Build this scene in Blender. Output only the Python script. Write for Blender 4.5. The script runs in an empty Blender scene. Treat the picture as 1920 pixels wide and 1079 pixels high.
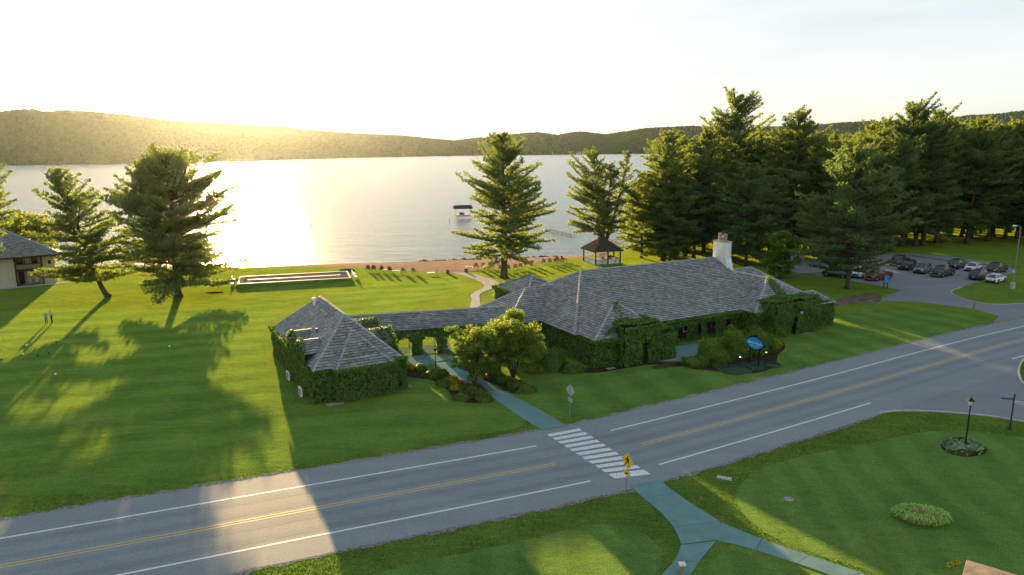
import bpy, math, random
import numpy as np
from mathutils import Vector, Matrix

# ------------------------------------------------------------------ camera, world, sun, exposure
sc = bpy.context.scene
COL = sc.collection
FPX = 1330.0; CAMZ = 23.0; PITCH = math.atan((539.5-273)/FPX)
cam_d = bpy.data.cameras.new("camera"); cam = bpy.data.objects.new("camera", cam_d); COL.objects.link(cam)
cam_d.sensor_width = 36; cam_d.lens = 36*FPX/1920; cam_d.clip_start = 0.5; cam_d.clip_end = 20000
cam.location = (0, 0, CAMZ); cam.rotation_euler = (math.pi/2-PITCH, 0, 0)
sc.camera = cam

SUN_AZ = math.radians(-21.5)      # from +Y, negative = towards the left of the view
SUN_EL = math.radians(6.2)
w = bpy.data.worlds.new("World"); sc.world = w; w.use_nodes = True
nt = w.node_tree; nt.nodes.clear()
wo = nt.nodes.new("ShaderNodeOutputWorld"); bg = nt.nodes.new("ShaderNodeBackground")
sky = nt.nodes.new("ShaderNodeTexSky"); sky.sky_type = 'NISHITA'; sky.sun_disc = False
sky.sun_elevation = SUN_EL; sky.sun_rotation = SUN_AZ
sky.altitude = 200; sky.air_density = 1.0; sky.dust_density = 0.9; sky.ozone_density = 2.4
gm = nt.nodes.new("ShaderNodeGamma"); gm.inputs[1].default_value = 0.26      # evens out the sky the way thin high cloud does
nt.links.new(sky.outputs[0], gm.inputs[0]); hs = nt.nodes.new("ShaderNodeHueSaturation"); hs.inputs['Saturation'].default_value = 1.05
nt.links.new(gm.outputs[0], hs.inputs['Color']); tcw = nt.nodes.new("ShaderNodeTexCoord"); mpw = nt.nodes.new("ShaderNodeMapping"); mpw.inputs['Scale'].default_value = (1.6, 1.6, 13.0)
nzw = nt.nodes.new("ShaderNodeTexNoise"); nzw.inputs['Scale'].default_value = 1.4; nzw.inputs['Detail'].default_value = 5
rpw = nt.nodes.new("ShaderNodeValToRGB"); rpw.color_ramp.elements[0].position = 0.42; rpw.color_ramp.elements[0].color = (1, 1, 1, 1)
rpw.color_ramp.elements[1].position = 0.68; rpw.color_ramp.elements[1].color = (0.86, 0.87, 0.90, 1)       # thin streaks of high cloud
mxw = nt.nodes.new("ShaderNodeMix"); mxw.data_type = 'RGBA'; mxw.blend_type = 'MULTIPLY'; mxw.inputs[0].default_value = 1.0
nt.links.new(tcw.outputs['Generated'], mpw.inputs[0]); nt.links.new(mpw.outputs[0], nzw.inputs[0]); nt.links.new(nzw.outputs[0], rpw.inputs[0])
nt.links.new(hs.outputs[0], mxw.inputs[6]); nt.links.new(rpw.outputs[0], mxw.inputs[7])
nt.links.new(mxw.outputs[2], bg.inputs[0]); bg.inputs[1].default_value = 0.126
nt.links.new(bg.outputs[0], wo.inputs[0])
sd = bpy.data.lights.new("sun", 'SUN'); sun = bpy.data.objects.new("sun", sd); COL.objects.link(sun)
sd.energy = 5.0; sd.angle = math.radians(0.55); sd.color = (1.0, 0.64, 0.27)
sdir = Vector((math.sin(SUN_AZ)*math.cos(SUN_EL), math.cos(SUN_AZ)*math.cos(SUN_EL), math.sin(SUN_EL)))
sun.rotation_euler = sdir.to_track_quat('Z', 'Y').to_euler(); sun.location = (-60, 150, 60)
sc.view_settings.view_transform = 'Standard'; sc.view_settings.look = 'None'
sc.view_settings.exposure = 2.55; sc.view_settings.gamma = 1.0; sc.view_settings.use_curve_mapping = False
sc.cycles.max_bounces = 6; sc.cycles.diffuse_bounces = 3; sc.cycles.glossy_bounces = 2
sc.cycles.transmission_bounces = 4; sc.cycles.volume_bounces = 0; sc.cycles.transparent_max_bounces = 6
sc.cycles.sample_clamp_indirect = 4.0; sc.cycles.caustics_reflective = False; sc.cycles.caustics_refractive = False
sc.cycles.use_denoising = True

# ------------------------------------------------------------------ helpers
cp, sp = math.cos(PITCH), math.sin(PITCH)
def G(px, py, z=0.0):
    """point at height z seen at photograph position px, py (1920 x 1079)"""
    u = (px-960)/FPX; v = (539.5-py)/FPX
    d = (u, cp+v*sp, -sp+v*cp); t = (z-CAMZ)/d[2]
    return Vector((d[0]*t, d[1]*t, z))
def GL(pts, z=0.0): return [G(x, y, z) for x, y in pts]
def link(o, parent=None):
    COL.objects.link(o)
    if parent: o.parent = parent
    return o
def tag(o, label=None, cat=None, group=None, kind=None):
    if label: o['label'] = label
    if cat: o['category'] = cat
    if group: o['group'] = group
    if kind: o['kind'] = kind
    return o
def empty(name, loc, rz=0.0):
    o = bpy.data.objects.new(name, None); COL.objects.link(o); o.empty_display_size = 0.3
    o.location = loc; o.rotation_euler = (0, 0, rz); return o
def mesh_np(name, V, F, mats, mi=None, smooth=False):
    """V (n,3), F (m,k) with k 3 or 4"""
    V = np.asarray(V, dtype=np.float32); F = np.asarray(F, dtype=np.int32)
    me = bpy.data.meshes.new(name); k = F.shape[1]
    me.vertices.add(len(V)); me.vertices.foreach_set("co", V.ravel())
    me.loops.add(F.size); me.loops.foreach_set("vertex_index", F.ravel())
    me.polygons.add(len(F)); me.polygons.foreach_set("loop_start", np.arange(0, F.size, k, dtype=np.int32))
    me.polygons.foreach_set("loop_total", np.full(len(F), k, dtype=np.int32))
    for m in (mats if isinstance(mats, (list, tuple)) else [mats]): me.materials.append(m)
    if mi is not None: me.polygons.foreach_set("material_index", np.asarray(mi, dtype=np.int32))
    if smooth: me.polygons.foreach_set("use_smooth", np.ones(len(F), dtype=bool))
    me.update(calc_edges=True); return me
class MB:
    """collects shapes, links them as ONE mesh object"""
    def __init__(s): s.v = []; s.f = []; s.m = []; s.mi = 0
    def poly(s, pts):
        n = len(s.v); s.v += [tuple(p) for p in pts]; s.f.append(tuple(range(n, n+len(pts)))); s.m.append(s.mi); return s
    def quadbox(s, c8):
        n = len(s.v); s.v += [tuple(p) for p in c8]
        for q in ((3,2,1,0),(4,5,6,7),(0,1,5,4),(1,2,6,5),(2,3,7,6),(3,0,4,7)):
            s.f.append(tuple(n+i for i in q)); s.m.append(s.mi)
        return s
    def box(s, x0, x1, y0, y1, z0, z1):
        return s.quadbox([(x0,y0,z0),(x1,y0,z0),(x1,y1,z0),(x0,y1,z0),(x0,y0,z1),(x1,y0,z1),(x1,y1,z1),(x0,y1,z1)])
    def obox(s, c, ux, hx, hy, z0, z1):
        """box centred at c (x,y), x axis direction ux"""
        ux = Vector((ux[0], ux[1], 0)).normalized(); uy = Vector((-ux.y, ux.x, 0)); c = Vector((c[0], c[1], 0))
        q = [c-ux*hx-uy*hy, c+ux*hx-uy*hy, c+ux*hx+uy*hy, c-ux*hx+uy*hy]
        return s.quadbox([(p.x,p.y,z0) for p in q]+[(p.x,p.y,z1) for p in q])
    def prism(s, pts, z0, z1):
        n = len(s.v); k = len(pts)
        s.v += [(p[0],p[1],z0) for p in pts]+[(p[0],p[1],z1) for p in pts]
        s.f.append(tuple(n+i for i in reversed(range(k)))); s.m.append(s.mi)
        s.f.append(tuple(n+k+i for i in range(k))); s.m.append(s.mi)
        for i in range(k):
            j = (i+1)%k; s.f.append((n+i,n+j,n+k+j,n+k+i)); s.m.append(s.mi)
        return s
    def tube(s, pts, rad, k=6, cap=True):
        pts = [Vector(p) for p in pts]; n = len(s.v)
        if not isinstance(rad, (list, tuple)): rad = [rad]*len(pts)
        for i, p in enumerate(pts):
            d = (pts[min(i+1, len(pts)-1)]-pts[max(i-1, 0)]).normalized()
            a = Vector((1,0,0)) if abs(d.x) < 0.9 else Vector((0,1,0))
            e1 = d.cross(a).normalized(); e2 = d.cross(e1)
            for j in range(k):
                t = 2*math.pi*j/k; q = p+(e1*math.cos(t)+e2*math.sin(t))*rad[i]; s.v.append(tuple(q))
        for i in range(len(pts)-1):
            for j in range(k):
                j2 = (j+1)%k; s.f.append((n+i*k+j, n+i*k+j2, n+(i+1)*k+j2, n+(i+1)*k+j)); s.m.append(s.mi)
        if cap:
            s.f.append(tuple(n+j for j in reversed(range(k)))); s.m.append(s.mi)
            m0 = n+(len(pts)-1)*k; s.f.append(tuple(m0+j for j in range(k))); s.m.append(s.mi)
        return s
    def lathe(s, c, prof, k=12):
        n = len(s.v); c = Vector(c)
        for r, z in prof:
            for j in range(k):
                t = 2*math.pi*j/k; s.v.append((c.x+r*math.cos(t), c.y+r*math.sin(t), c.z+z))
        for i in range(len(prof)-1):
            for j in range(k):
                j2 = (j+1)%k; s.f.append((n+i*k+j, n+i*k+j2, n+(i+1)*k+j2, n+(i+1)*k+j)); s.m.append(s.mi)
        s.f.append(tuple(n+j for j in reversed(range(k)))); s.m.append(s.mi)
        m0 = n+(len(prof)-1)*k; s.f.append(tuple(m0+j for j in range(k))); s.m.append(s.mi)
        return s
    def build(s, name, mats, parent=None, smooth=False, off=None):
        me = bpy.data.meshes.new(name)
        v = s.v if off is None else [(a-off[0], b-off[1], c-off[2]) for a, b, c in s.v]
        me.from_pydata(v, [], s.f)
        mats = mats if isinstance(mats, (list, tuple)) else [mats]
        for m in mats: me.materials.append(m)
        if len(mats) > 1: me.polygons.foreach_set("material_index", s.m)
        if smooth: me.polygons.foreach_set("use_smooth", [True]*len(s.f))
        me.update(); o = bpy.data.objects.new(name, me); return link(o, parent)
def copy_tree(o, parent=None):
    c = o.copy(); COL.objects.link(c)
    if parent: c.parent = parent
    for ch in list(o.children): copy_tree(ch, c)
    return c

# ------------------------------------------------------------------ materials
def newmat(name):
    m = bpy.data.materials.new(name); m.use_nodes = True; t = m.node_tree
    return m, t, t.nodes["Principled BSDF"], t.nodes["Material Output"]
def nd(t, typ, **kw):
    n = t.nodes.new(typ)
    for k, v in kw.items():
        if k in n.inputs: n.inputs[k].default_value = v
        else: setattr(n, k, v)
    return n
def c4(c): return (c[0], c[1], c[2], 1.0)
def ramp2(t, fac, c0, c1, p0=0.0, p1=1.0):
    r = t.nodes.new("ShaderNodeValToRGB"); e = r.color_ramp.elements
    e[0].position = p0; e[0].color = c4(c0); e[1].position = p1; e[1].color = c4(c1)
    t.links.new(fac, r.inputs[0]); return r.outputs[0]
def mixc(t, fac, a, b, mode='MIX'):
    n = t.nodes.new("ShaderNodeMix"); n.data_type = 'RGBA'; n.blend_type = mode
    for sock, v in ((n.inputs[0], fac), (n.inputs[6], a), (n.inputs[7], b)):
        if isinstance(v, (int, float)): sock.default_value = v
        elif isinstance(v, tuple): sock.default_value = c4(v)
        else: t.links.new(v, sock)
    return n.outputs[2]
def noise(t, scale, detail=4, rough=0.55, coord='Object', stretch=None, rot=0.0):
    tc = t.nodes.new("ShaderNodeTexCoord"); n = nd(t, "ShaderNodeTexNoise", Scale=scale, Detail=detail, Roughness=rough)
    if stretch or rot:
        mp = t.nodes.new("ShaderNodeMapping"); mp.inputs['Scale'].default_value = stretch or (1,1,1)
        mp.inputs['Rotation'].default_value = (0, 0, rot)
        t.links.new(tc.outputs[coord], mp.inputs[0]); t.links.new(mp.outputs[0], n.inputs[0])
    else: t.links.new(tc.outputs[coord], n.inputs[0])
    return n.outputs[0]
def bump(t, h, strength, dist, b):
    n = nd(t, "ShaderNodeBump", Strength=strength, Distance=dist); t.links.new(h, n.inputs['Height'])
    t.links.new(n.outputs[0], b.inputs['Normal']); return n
def simple(name, col, rough=0.6, metal=0.0, var=0.12, scale=3.0, bmp=0.0, spec=None):
    m, t, b, o = newmat(name)
    f = noise(t, scale, 5)
    lo = tuple(c*(1-var*1.6) for c in col); hi = tuple(min(1, c*(1+var*1.6)) for c in col)
    t.links.new(ramp2(t, f, lo, hi, 0.25, 0.75), b.inputs['Base Color'])
    b.inputs['Roughness'].default_value = rough; b.inputs['Metallic'].default_value = metal
    b.inputs['Specular IOR Level'].default_value = spec if spec is not None else (0.0 if rough > 0.7 else 0.35)
    if bmp: bump(t, noise(t, scale*6, 4), 0.5, bmp, b)
    return m
def foliage(name, dark, light, trans, tmix=0.35, per='Random Per Island', rough=0.6, nscale=0.35, gain=1.6):
    m, t, b, o = newmat(name)
    ge = t.nodes.new("ShaderNodeNewGeometry")
    f = nd(t, "ShaderNodeMath", operation='MULTIPLY_ADD'); f.inputs[1].default_value = 0.55
    t.links.new(ge.outputs[per], f.inputs[0])
    ns = nd(t, "ShaderNodeMath", operation='MULTIPLY'); ns.inputs[1].default_value = 0.5
    t.links.new(noise(t, nscale, 3), ns.inputs[0]); t.links.new(ns.outputs[0], f.inputs[2])
    dark = tuple(c*gain for c in dark); light = tuple(c*gain for c in light)
    col = ramp2(t, f.outputs[0], dark, light, 0.15, 0.85)
    t.links.new(col, b.inputs['Base Color']); b.inputs['Roughness'].default_value = rough
    b.inputs['Specular IOR Level'].default_value = 0.15
    tr = t.nodes.new("ShaderNodeBsdfTranslucent")
    t.links.new(mixc(t, 1.0, col, trans, 'MULTIPLY'), tr.inputs[0])
    mx = nd(t, "ShaderNodeMixShader", Fac=tmix); t.links.new(b.outputs[0], mx.inputs[1]); t.links.new(tr.outputs[0], mx.inputs[2])
    t.links.new(mx.outputs[0], o.inputs[0]); return m
def grass_mat(name, dark, light, stripe=0.0, rot=0.0, period=3.2, sheen=1.0, fine=1.0, big=1.0, check=0.0):
    sheen *= 0.26
    m, t, b, o = newmat(name)
    n1 = noise(t, 0.16, 4, 0.6); n2 = noise(t, 9.0*fine, 3, 0.7, stretch=(1.0, 1.0, 1.0))
    n3 = noise(t, 0.7, 4, 0.65, stretch=(0.5, 1.6, 1), rot=rot)
    a = nd(t, "ShaderNodeMath", operation='MULTIPLY_ADD'); a.inputs[1].default_value = 0.45
    t.links.new(n1, a.inputs[0])
    a2 = nd(t, "ShaderNodeMath", operation='MULTIPLY_ADD'); a2.inputs[1].default_value = 0.30
    t.links.new(n2, a2.inputs[0]); t.links.new(a2.outputs[0], a.inputs[2])
    a3 = nd(t, "ShaderNodeMath", operation='MULTIPLY'); a3.inputs[1].default_value = 0.25
    t.links.new(n3, a3.inputs[0]); t.links.new(a3.outputs[0], a2.inputs[2])
    col = ramp2(t, a.outputs[0], tuple(c*0.86 for c in dark), tuple(c*1.1 for c in light), 0.32, 0.68)
    col = mixc(t, 1.0, col, ramp2(t, n2, (0.72,)*3, (1.26,)*3, 0.30, 0.70), 'MULTIPLY')
    col = mixc(t, 1.0, col, ramp2(t, noise(t, 1.7, 5, 0.7), (0.86,)*3, (1.14,)*3, 0.32, 0.68), 'MULTIPLY')
    dry = ramp2(t, noise(t, 0.33, 6, 0.72), (0,0,0), (0.38,)*3, 0.56, 0.74)
    col = mixc(t, dry, col, (0.125, 0.140, 0.040))
    for k, (amt, rr) in enumerate(((stripe, rot), (check, rot+math.pi/2))):
        if not amt: continue
        tc = t.nodes.new("ShaderNodeTexCoord"); mp = t.nodes.new("ShaderNodeMapping"); mp.inputs['Rotation'].default_value = (0,0,rr)
        wv = nd(t, "ShaderNodeTexWave", Scale=1.0/period*0.314*1.0, Distortion=6.5, Detail=2.0); wv.inputs['Detail Scale'].default_value = 0.6
        t.links.new(tc.outputs['Object'], mp.inputs[0]); t.links.new(mp.outputs[0], wv.inputs[0])
        st = ramp2(t, wv.outputs['Fac'], (1-amt,)*3, (1+amt*0.5,)*3, 0.25, 0.75)
        col = mixc(t, 1.0, col, st, 'MULTIPLY')
    t.links.new(col, b.inputs['Base Color'])
    b.inputs['Roughness'].default_value = 0.9; b.inputs['Specular IOR Level'].default_value = 0.0
    b.inputs['Sheen Weight'].default_value = sheen; b.inputs['Sheen Roughness'].default_value = 0.45
    t.links.new(mixc(t, 1.0, col, (9.5, 6.4, 1.2), 'MULTIPLY'), b.inputs['Sheen Tint'])
    bp = bump(t, n2, 1.0, 0.12, b)
    b2 = nd(t, "ShaderNodeBump", Strength=0.6*big, Distance=0.5); t.links.new(n3, b2.inputs['Height'])
    t.links.new(b2.outputs[0], bp.inputs['Normal'])
    return m

M = {}
M['lawn'] = grass_mat("lawn_grass", (0.048, 0.110, 0.026), (0.098, 0.168, 0.036), 0.0, 0.35, 4.0)
M['mown'] = grass_mat("mown_lawn", (0.054, 0.124, 0.030), (0.094, 0.176, 0.042), 0.11, 1.25, 4.6, check=0.0, big=0.7)
M['mown2'] = grass_mat("mown_lawn_sign", (0.050, 0.118, 0.034), (0.084, 0.164, 0.046), 0.12, -0.35, 4.4, check=0.07, big=0.5)
M['green'] = grass_mat("putting_green", (0.054, 0.124, 0.036), (0.086, 0.168, 0.048), 0.10, 0.1, 3.0, big=0.45)
M['rough'] = grass_mat("rough_grass", (0.022, 0.058, 0.008), (0.060, 0.110, 0.016), 0.0, 0.4, big=1.2)
M['blade'] = foliage("grass_blades", (0.026, 0.066, 0.010), (0.054, 0.106, 0.018), (2.2, 2.0, 0.9), 0.4, nscale=0.5)
M['needle'] = foliage("pine_needles", (0.036, 0.058, 0.022), (0.096, 0.120, 0.042), (1.9, 1.9, 0.8), 0.42, gain=2.05)
M['needle2'] = foliage("pine_needles_bluish", (0.032, 0.054, 0.026), (0.082, 0.112, 0.048), (1.9, 1.9, 0.8), 0.40, gain=2.05)
M['leafy'] = foliage("yellow_green_leaves", (0.048, 0.078, 0.016), (0.120, 0.152, 0.028), (1.6, 1.8, 0.5), 0.42)
M['birch'] = foliage("shore_tree_leaves", (0.050, 0.080, 0.016), (0.120, 0.150, 0.030), (2.4, 2.0, 0.5), 0.45)
M['ivy'] = foliage("ivy_leaves", (0.016, 0.042, 0.008), (0.060, 0.110, 0.020), (2.2, 1.9, 0.6), 0.3, nscale=1.2, gain=2.2)
M['ivy_dry'] = foliage("dry_ivy_leaves", (0.060, 0.040, 0.010), (0.120, 0.095, 0.022), (1.8, 1.4, 0.6), 0.3, nscale=1.0)
M['shrub'] = foliage("shrub_leaves", (0.024, 0.055, 0.008), (0.080, 0.130, 0.018), (2.2, 1.9, 0.6), 0.35, nscale=1.4, gain=1.95)
M['shrub_y'] = foliage("yellow_shrub_leaves", (0.110, 0.130, 0.010), (0.230, 0.220, 0.018), (2.0, 1.8, 0.4), 0.4, nscale=1.4)
M['shrub_r'] = foliage("bronze_shrub_leaves", (0.032, 0.045, 0.012), (0.085, 0.090, 0.022), (1.8, 1.8, 0.6), 0.3, nscale=1.4)
M['juniper'] = foliage("juniper_cover", (0.024, 0.050, 0.034), (0.060, 0.100, 0.078), (1.5, 1.6, 1.0), 0.2, nscale=1.4)
M['lily'] = foliage("lily_leaves", (0.080, 0.130, 0.035), (0.200, 0.270, 0.085), (2.0, 1.8, 0.6), 0.35, nscale=1.4, gain=2.3)
M['hosta'] = foliage("pale_flower_leaves", (0.060, 0.100, 0.045), (0.200, 0.270, 0.160), (1.5, 1.5, 0.8), 0.25, nscale=1.4)
M['pink'] = simple("pink_petals", (0.45, 0.10, 0.14), 0.6)
M['yellowf'] = simple("yellow_petals", (0.62, 0.42, 0.03), 0.6)
M['redf'] = simple("salmon_petals", (0.42, 0.12, 0.07), 0.6)
M['bark'] = simple("pine_bark", (0.105, 0.080, 0.062), 0.95, var=0.3, scale=2.5, bmp=0.05)
M['mulch'] = simple("bark_mulch", (0.045, 0.030, 0.024), 1.0, var=0.35, scale=6, bmp=0.06)
M['stone'] = simple("grey_stone", (0.26, 0.25, 0.23), 0.9, var=0.2, scale=2, bmp=0.02)
M['stucco'] = simple("white_stucco", (0.62, 0.60, 0.55), 0.9, var=0.06, scale=1.2, bmp=0.01)
M['chimney'] = simple("whitewashed_chimney", (0.66, 0.65, 0.62), 0.9, var=0.12, scale=1.8, bmp=0.015)
M['wall'] = simple("cream_wall", (0.50, 0.45, 0.36), 0.9, var=0.08, scale=1.0, bmp=0.01)
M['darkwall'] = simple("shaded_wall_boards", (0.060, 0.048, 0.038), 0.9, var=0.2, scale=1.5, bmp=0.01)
M['wood'] = simple("dark_brown_timber", (0.075, 0.045, 0.030), 0.8, var=0.25, scale=4, bmp=0.006)
M['greywood'] = simple("weathered_timber", (0.26, 0.22, 0.18), 0.85, var=0.2, scale=5, bmp=0.006)
M['teal'] = simple("teal_painted_wood", (0.03, 0.17, 0.17), 0.6, var=0.1)
M['redwood'] = simple("red_painted_wood", (0.16, 0.03, 0.025), 0.6, var=0.15)
M['white'] = simple("white_paint", (0.78, 0.77, 0.74), 0.6, var=0.05)
M['black'] = simple("black_iron", (0.012, 0.012, 0.013), 0.45, 0.3, var=0.1)
M['steel'] = simple("galvanised_steel", (0.36, 0.37, 0.37), 0.5, 0.6, var=0.12, scale=6)
M['alu'] = simple("aluminium_sign_back", (0.52, 0.53, 0.51), 0.55, 0.4, var=0.12, scale=5)
M['court'] = simple("court_surface", (0.110, 0.100, 0.100), 0.85, var=0.12, scale=1.0)
M['shadecloth'] = simple("dark_canopy_cloth", (0.05, 0.055, 0.07), 0.8, var=0.15)
M['rock'] = simple("shore_rock", (0.14, 0.12, 0.10), 0.95, var=0.3, scale=2, bmp=0.03)
M['thatch'] = simple("dark_thatch_shingle", (0.085, 0.070, 0.062), 0.95, var=0.25, scale=5, bmp=0.03)
M['terracotta'] = simple("clay_chimney_pot", (0.30, 0.25, 0.22), 0.9, var=0.2, scale=4)
M['signblue'] = simple("sign_blue", (0.02, 0.26, 0.62), 0.45, var=0.03)
M['parkblue'] = simple("parking_sign_blue", (0.035, 0.12, 0.36), 0.5, var=0.03)
M['signyellow'] = simple("sign_yellow", (0.82, 0.50, 0.01), 0.5, var=0.03)
M['copper'] = simple("metal_cap", (0.30, 0.28, 0.25), 0.6, 0.5)
def glass_mat(name, col, rough=0.08):
    m, t, b, o = newmat(name)
    t.links.new(ramp2(t, noise(t, 0.8, 2), tuple(c*0.8 for c in col), tuple(c*1.2 for c in col), 0.3, 0.7), b.inputs['Base Color'])
    b.inputs['Roughness'].default_value = rough; b.inputs['Specular IOR Level'].default_value = 0.7; return m
M['glass'] = glass_mat("window_glass", (0.02, 0.022, 0.024))
M['curtain'] = simple("pale_curtain", (0.42, 0.42, 0.38), 0.8, var=0.08, scale=3)
def emit_mat(name, col, s):
    m, t, b, o = newmat(name); b.inputs['Base Color'].default_value = c4(col)
    b.inputs['Emission Color'].default_value = c4(col); b.inputs['Emission Strength'].default_value = s; return m
M['lit'] = emit_mat("lit_spotlight", (1.0, 0.88, 0.65), 0.5)
M['lampglass'] = glass_mat("lantern_glass", (0.55, 0.55, 0.52), 0.3)

# roof shingles: weathered cedar, every shingle its own tone
m, t, b, o = newmat("weathered_cedar_shingle")
ge = t.nodes.new("ShaderNodeNewGeometry")
rp = t.nodes.new("ShaderNodeValToRGB"); e = rp.color_ramp.elements
e[0].position = 0; e[0].color = (0.165, 0.180, 0.188, 1); e[1].position = 1; e[1].color = (0.340, 0.356, 0.360, 1)
x = e.new(0.35); x.color = (0.228, 0.242, 0.248, 1); x = e.new(0.75); x.color = (0.268, 0.282, 0.286, 1)
t.links.new(ge.outputs['Random Per Island'], rp.inputs[0])
lichen = ramp2(t, noise(t, 0.5, 4, 0.6), (0.80, 0.84, 0.80), (1.14, 1.10, 1.08), 0.3, 0.7)
t.links.new(mixc(t, 1.0, rp.outputs[0], lichen, 'MULTIPLY'), b.inputs['Base Color'])
b.inputs['Roughness'].default_value = 0.75; bump(t, noise(t, 14, 3, stretch=(1, 0.3, 1)), 0.5, 0.01, b)
M['shingle'] = m
M['butt'] = simple("shingle_end_grain_shadow", (0.035, 0.034, 0.034), 1.0)  # dark end grain, also painting the shadow line below each shingle course
m, t, b, o = newmat("ridge_cap_cedar")
t.links.new(ramp2(t, noise(t, 3, 4), (0.24, 0.235, 0.22), (0.42, 0.41, 0.39), 0.3, 0.7), b.inputs['Base Color'])
b.inputs['Roughness'].default_value = 0.8; M['cap'] = m
M['underroof'] = simple("roof_underlay", (0.07, 0.06, 0.055), 0.9)
# asphalt
def asphalt(name, base, warm):
    m, t, b, o = newmat(name)
    n1 = noise(t, 0.25, 5, 0.6, stretch=(0.35, 1.4, 1), rot=-0.42); n2 = noise(t, 14, 4, 0.8)
    c = mixc(t, n1, tuple(x*0.82 for x in base), tuple(x*1.2 for x in warm))
    c = mixc(t, 1.0, c, ramp2(t, n2, (0.62,)*3, (1.4,)*3, 0.3, 0.7), 'MULTIPLY')
    vo = nd(t, "ShaderNodeTexVoronoi", Scale=0.16, feature='DISTANCE_TO_EDGE'); tc = t.nodes.new("ShaderNodeTexCoord")
    mp = t.nodes.new("ShaderNodeMapping"); t.links.new(tc.outputs['Object'], mp.inputs[0])
    ad = nd(t, "ShaderNodeMix"); ad.data_type = 'VECTOR'; ad.inputs[0].default_value = 0.12
    nz = nd(t, "ShaderNodeTexNoise", Scale=0.9, Detail=4.0); t.links.new(tc.outputs['Object'], nz.inputs[0])
    t.links.new(mp.outputs[0], ad.inputs[4]); t.links.new(nz.outputs['Color'], ad.inputs[5]); t.links.new(ad.outputs[1], vo.inputs[0])
    cr = ramp2(t, vo.outputs[0], (0.72,)*3, (1.0,)*3, 0.0, 0.012)
    c = mixc(t, 0.28, c, mixc(t, 1.0, c, cr, 'MULTIPLY'))
    t.links.new(c, b.inputs['Base Color']); b.inputs['Roughness'].default_value = 0.85; b.inputs['Specular IOR Level'].default_value = 0.3
    bump(t, n2, 0.6, 0.02, b); return m
M['asphalt'] = asphalt("road_asphalt", (0.165, 0.195, 0.204), (0.190, 0.216, 0.222))
M['asphalt_worn'] = asphalt("tyre_polished_asphalt", (0.145, 0.172, 0.182), (0.168, 0.192, 0.198))
M['asphalt2'] = asphalt("lot_asphalt", (0.155, 0.175, 0.182), (0.180, 0.192, 0.194))
M['dirt'] = simple("packed_dirt", (0.15, 0.11, 0.085), 1.0, var=0.3, scale=0.8, bmp=0.03)
M['tealpath'] = simple("teal_tinted_concrete", (0.130, 0.225, 0.215), 0.85, var=0.10, scale=0.8, bmp=0.004)
M['concrete'] = simple("pale_concrete", (0.42, 0.42, 0.38), 0.9, var=0.10, scale=0.8, bmp=0.004)
M['gravel'] = simple("edge_gravel", (0.20, 0.19, 0.175), 1.0, var=0.4, scale=5, bmp=0.02)
def paint(name, col, wear=0.5):
    m, t, b, o = newmat(name)
    f = ramp2(t, noise(t, 7, 6, 0.75), (0,0,0), (1,1,1), 0.30, 0.42+0.1*wear)
    t.links.new(mixc(t, f, (0.16, 0.16, 0.165), col), b.inputs['Base Color']); b.inputs['Roughness'].default_value = 0.7; return m
M['linewhite'] = paint("white_line_paint", (0.60, 0.61, 0.61), 0.2); M['barwhite'] = paint("worn_crosswalk_paint", (0.62, 0.63, 0.63), 0.9)
M['lineyellow'] = paint("yellow_line_paint", (0.50, 0.36, 0.09), 0.3)
# sand
m, t, b, o = newmat("beach_sand")
t.links.new(ramp2(t, noise(t, 0.6, 6, 0.7), (0.19, 0.135, 0.100), (0.32, 0.24, 0.175), 0.3, 0.7), b.inputs['Base Color'])
b.inputs['Roughness'].default_value = 1.0; b.inputs['Specular IOR Level'].default_value = 0.0; bump(t, noise(t, 2.5, 4, 0.7), 0.6, 0.15, b); M['sand'] = m
# water
m, t, b, o = newmat("lake_water")
b.inputs['Base Color'].default_value = (0.060, 0.115, 0.130, 1); b.inputs['Roughness'].default_value = 0.21
b.inputs['IOR'].default_value = 1.33; b.inputs['Specular IOR Level'].default_value = 0.5
wa = noise(t, 0.42, 6, 0.72, stretch=(0.35, 1.0, 1), rot=0.25); wb = noise(t, 0.06, 3, 0.6, stretch=(0.35, 1.2, 1), rot=-0.1)
sm = nd(t, "ShaderNodeMath", operation='MULTIPLY_ADD'); sm.inputs[1].default_value = 1.3
t.links.new(wb, sm.inputs[0]); t.links.new(wa, sm.inputs[2])
bump(t, sm.outputs[0], 1.0, 0.33, b); M['water'] = m
# far forest
def far_mat(name, dark, light):
    m, t, b, o = newmat(name)
    oi = t.nodes.new("ShaderNodeObjectInfo")
    f = nd(t, "ShaderNodeMath", operation='MULTIPLY_ADD'); f.inputs[1].default_value = 0.6
    tc = nd(t, "ShaderNodeNewGeometry"); nz = nd(t, "ShaderNodeTexNoise", Scale=0.006, Detail=3.0); t.links.new(tc.outputs['Position'], nz.inputs[0])
    q = nd(t, "ShaderNodeMath", operation='MULTIPLY'); q.inputs[1].default_value = 0.55; t.links.new(nz.outputs[0], q.inputs[0])
    t.links.new(oi.outputs['Random'], f.inputs[0]); t.links.new(q.outputs[0], f.inputs[2])
    t.links.new(ramp2(t, f.outputs[0], dark, light, 0.15, 0.85), b.inputs['Base Color']); b.inputs['Roughness'].default_value = 0.9
    b.inputs['Specular IOR Level'].default_value = 0.1
    return m
M['farwood'] = far_mat("hill_forest_leaves", (0.040, 0.078, 0.036), (0.064, 0.108, 0.044))
M['hillfloor'] = simple("hill_floor", (0.035, 0.055, 0.018), 1.0, var=0.3, scale=0.02)
M['meadow'] = simple("hill_meadow", (0.13, 0.16, 0.045), 1.0, var=0.2, scale=0.05)

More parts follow.
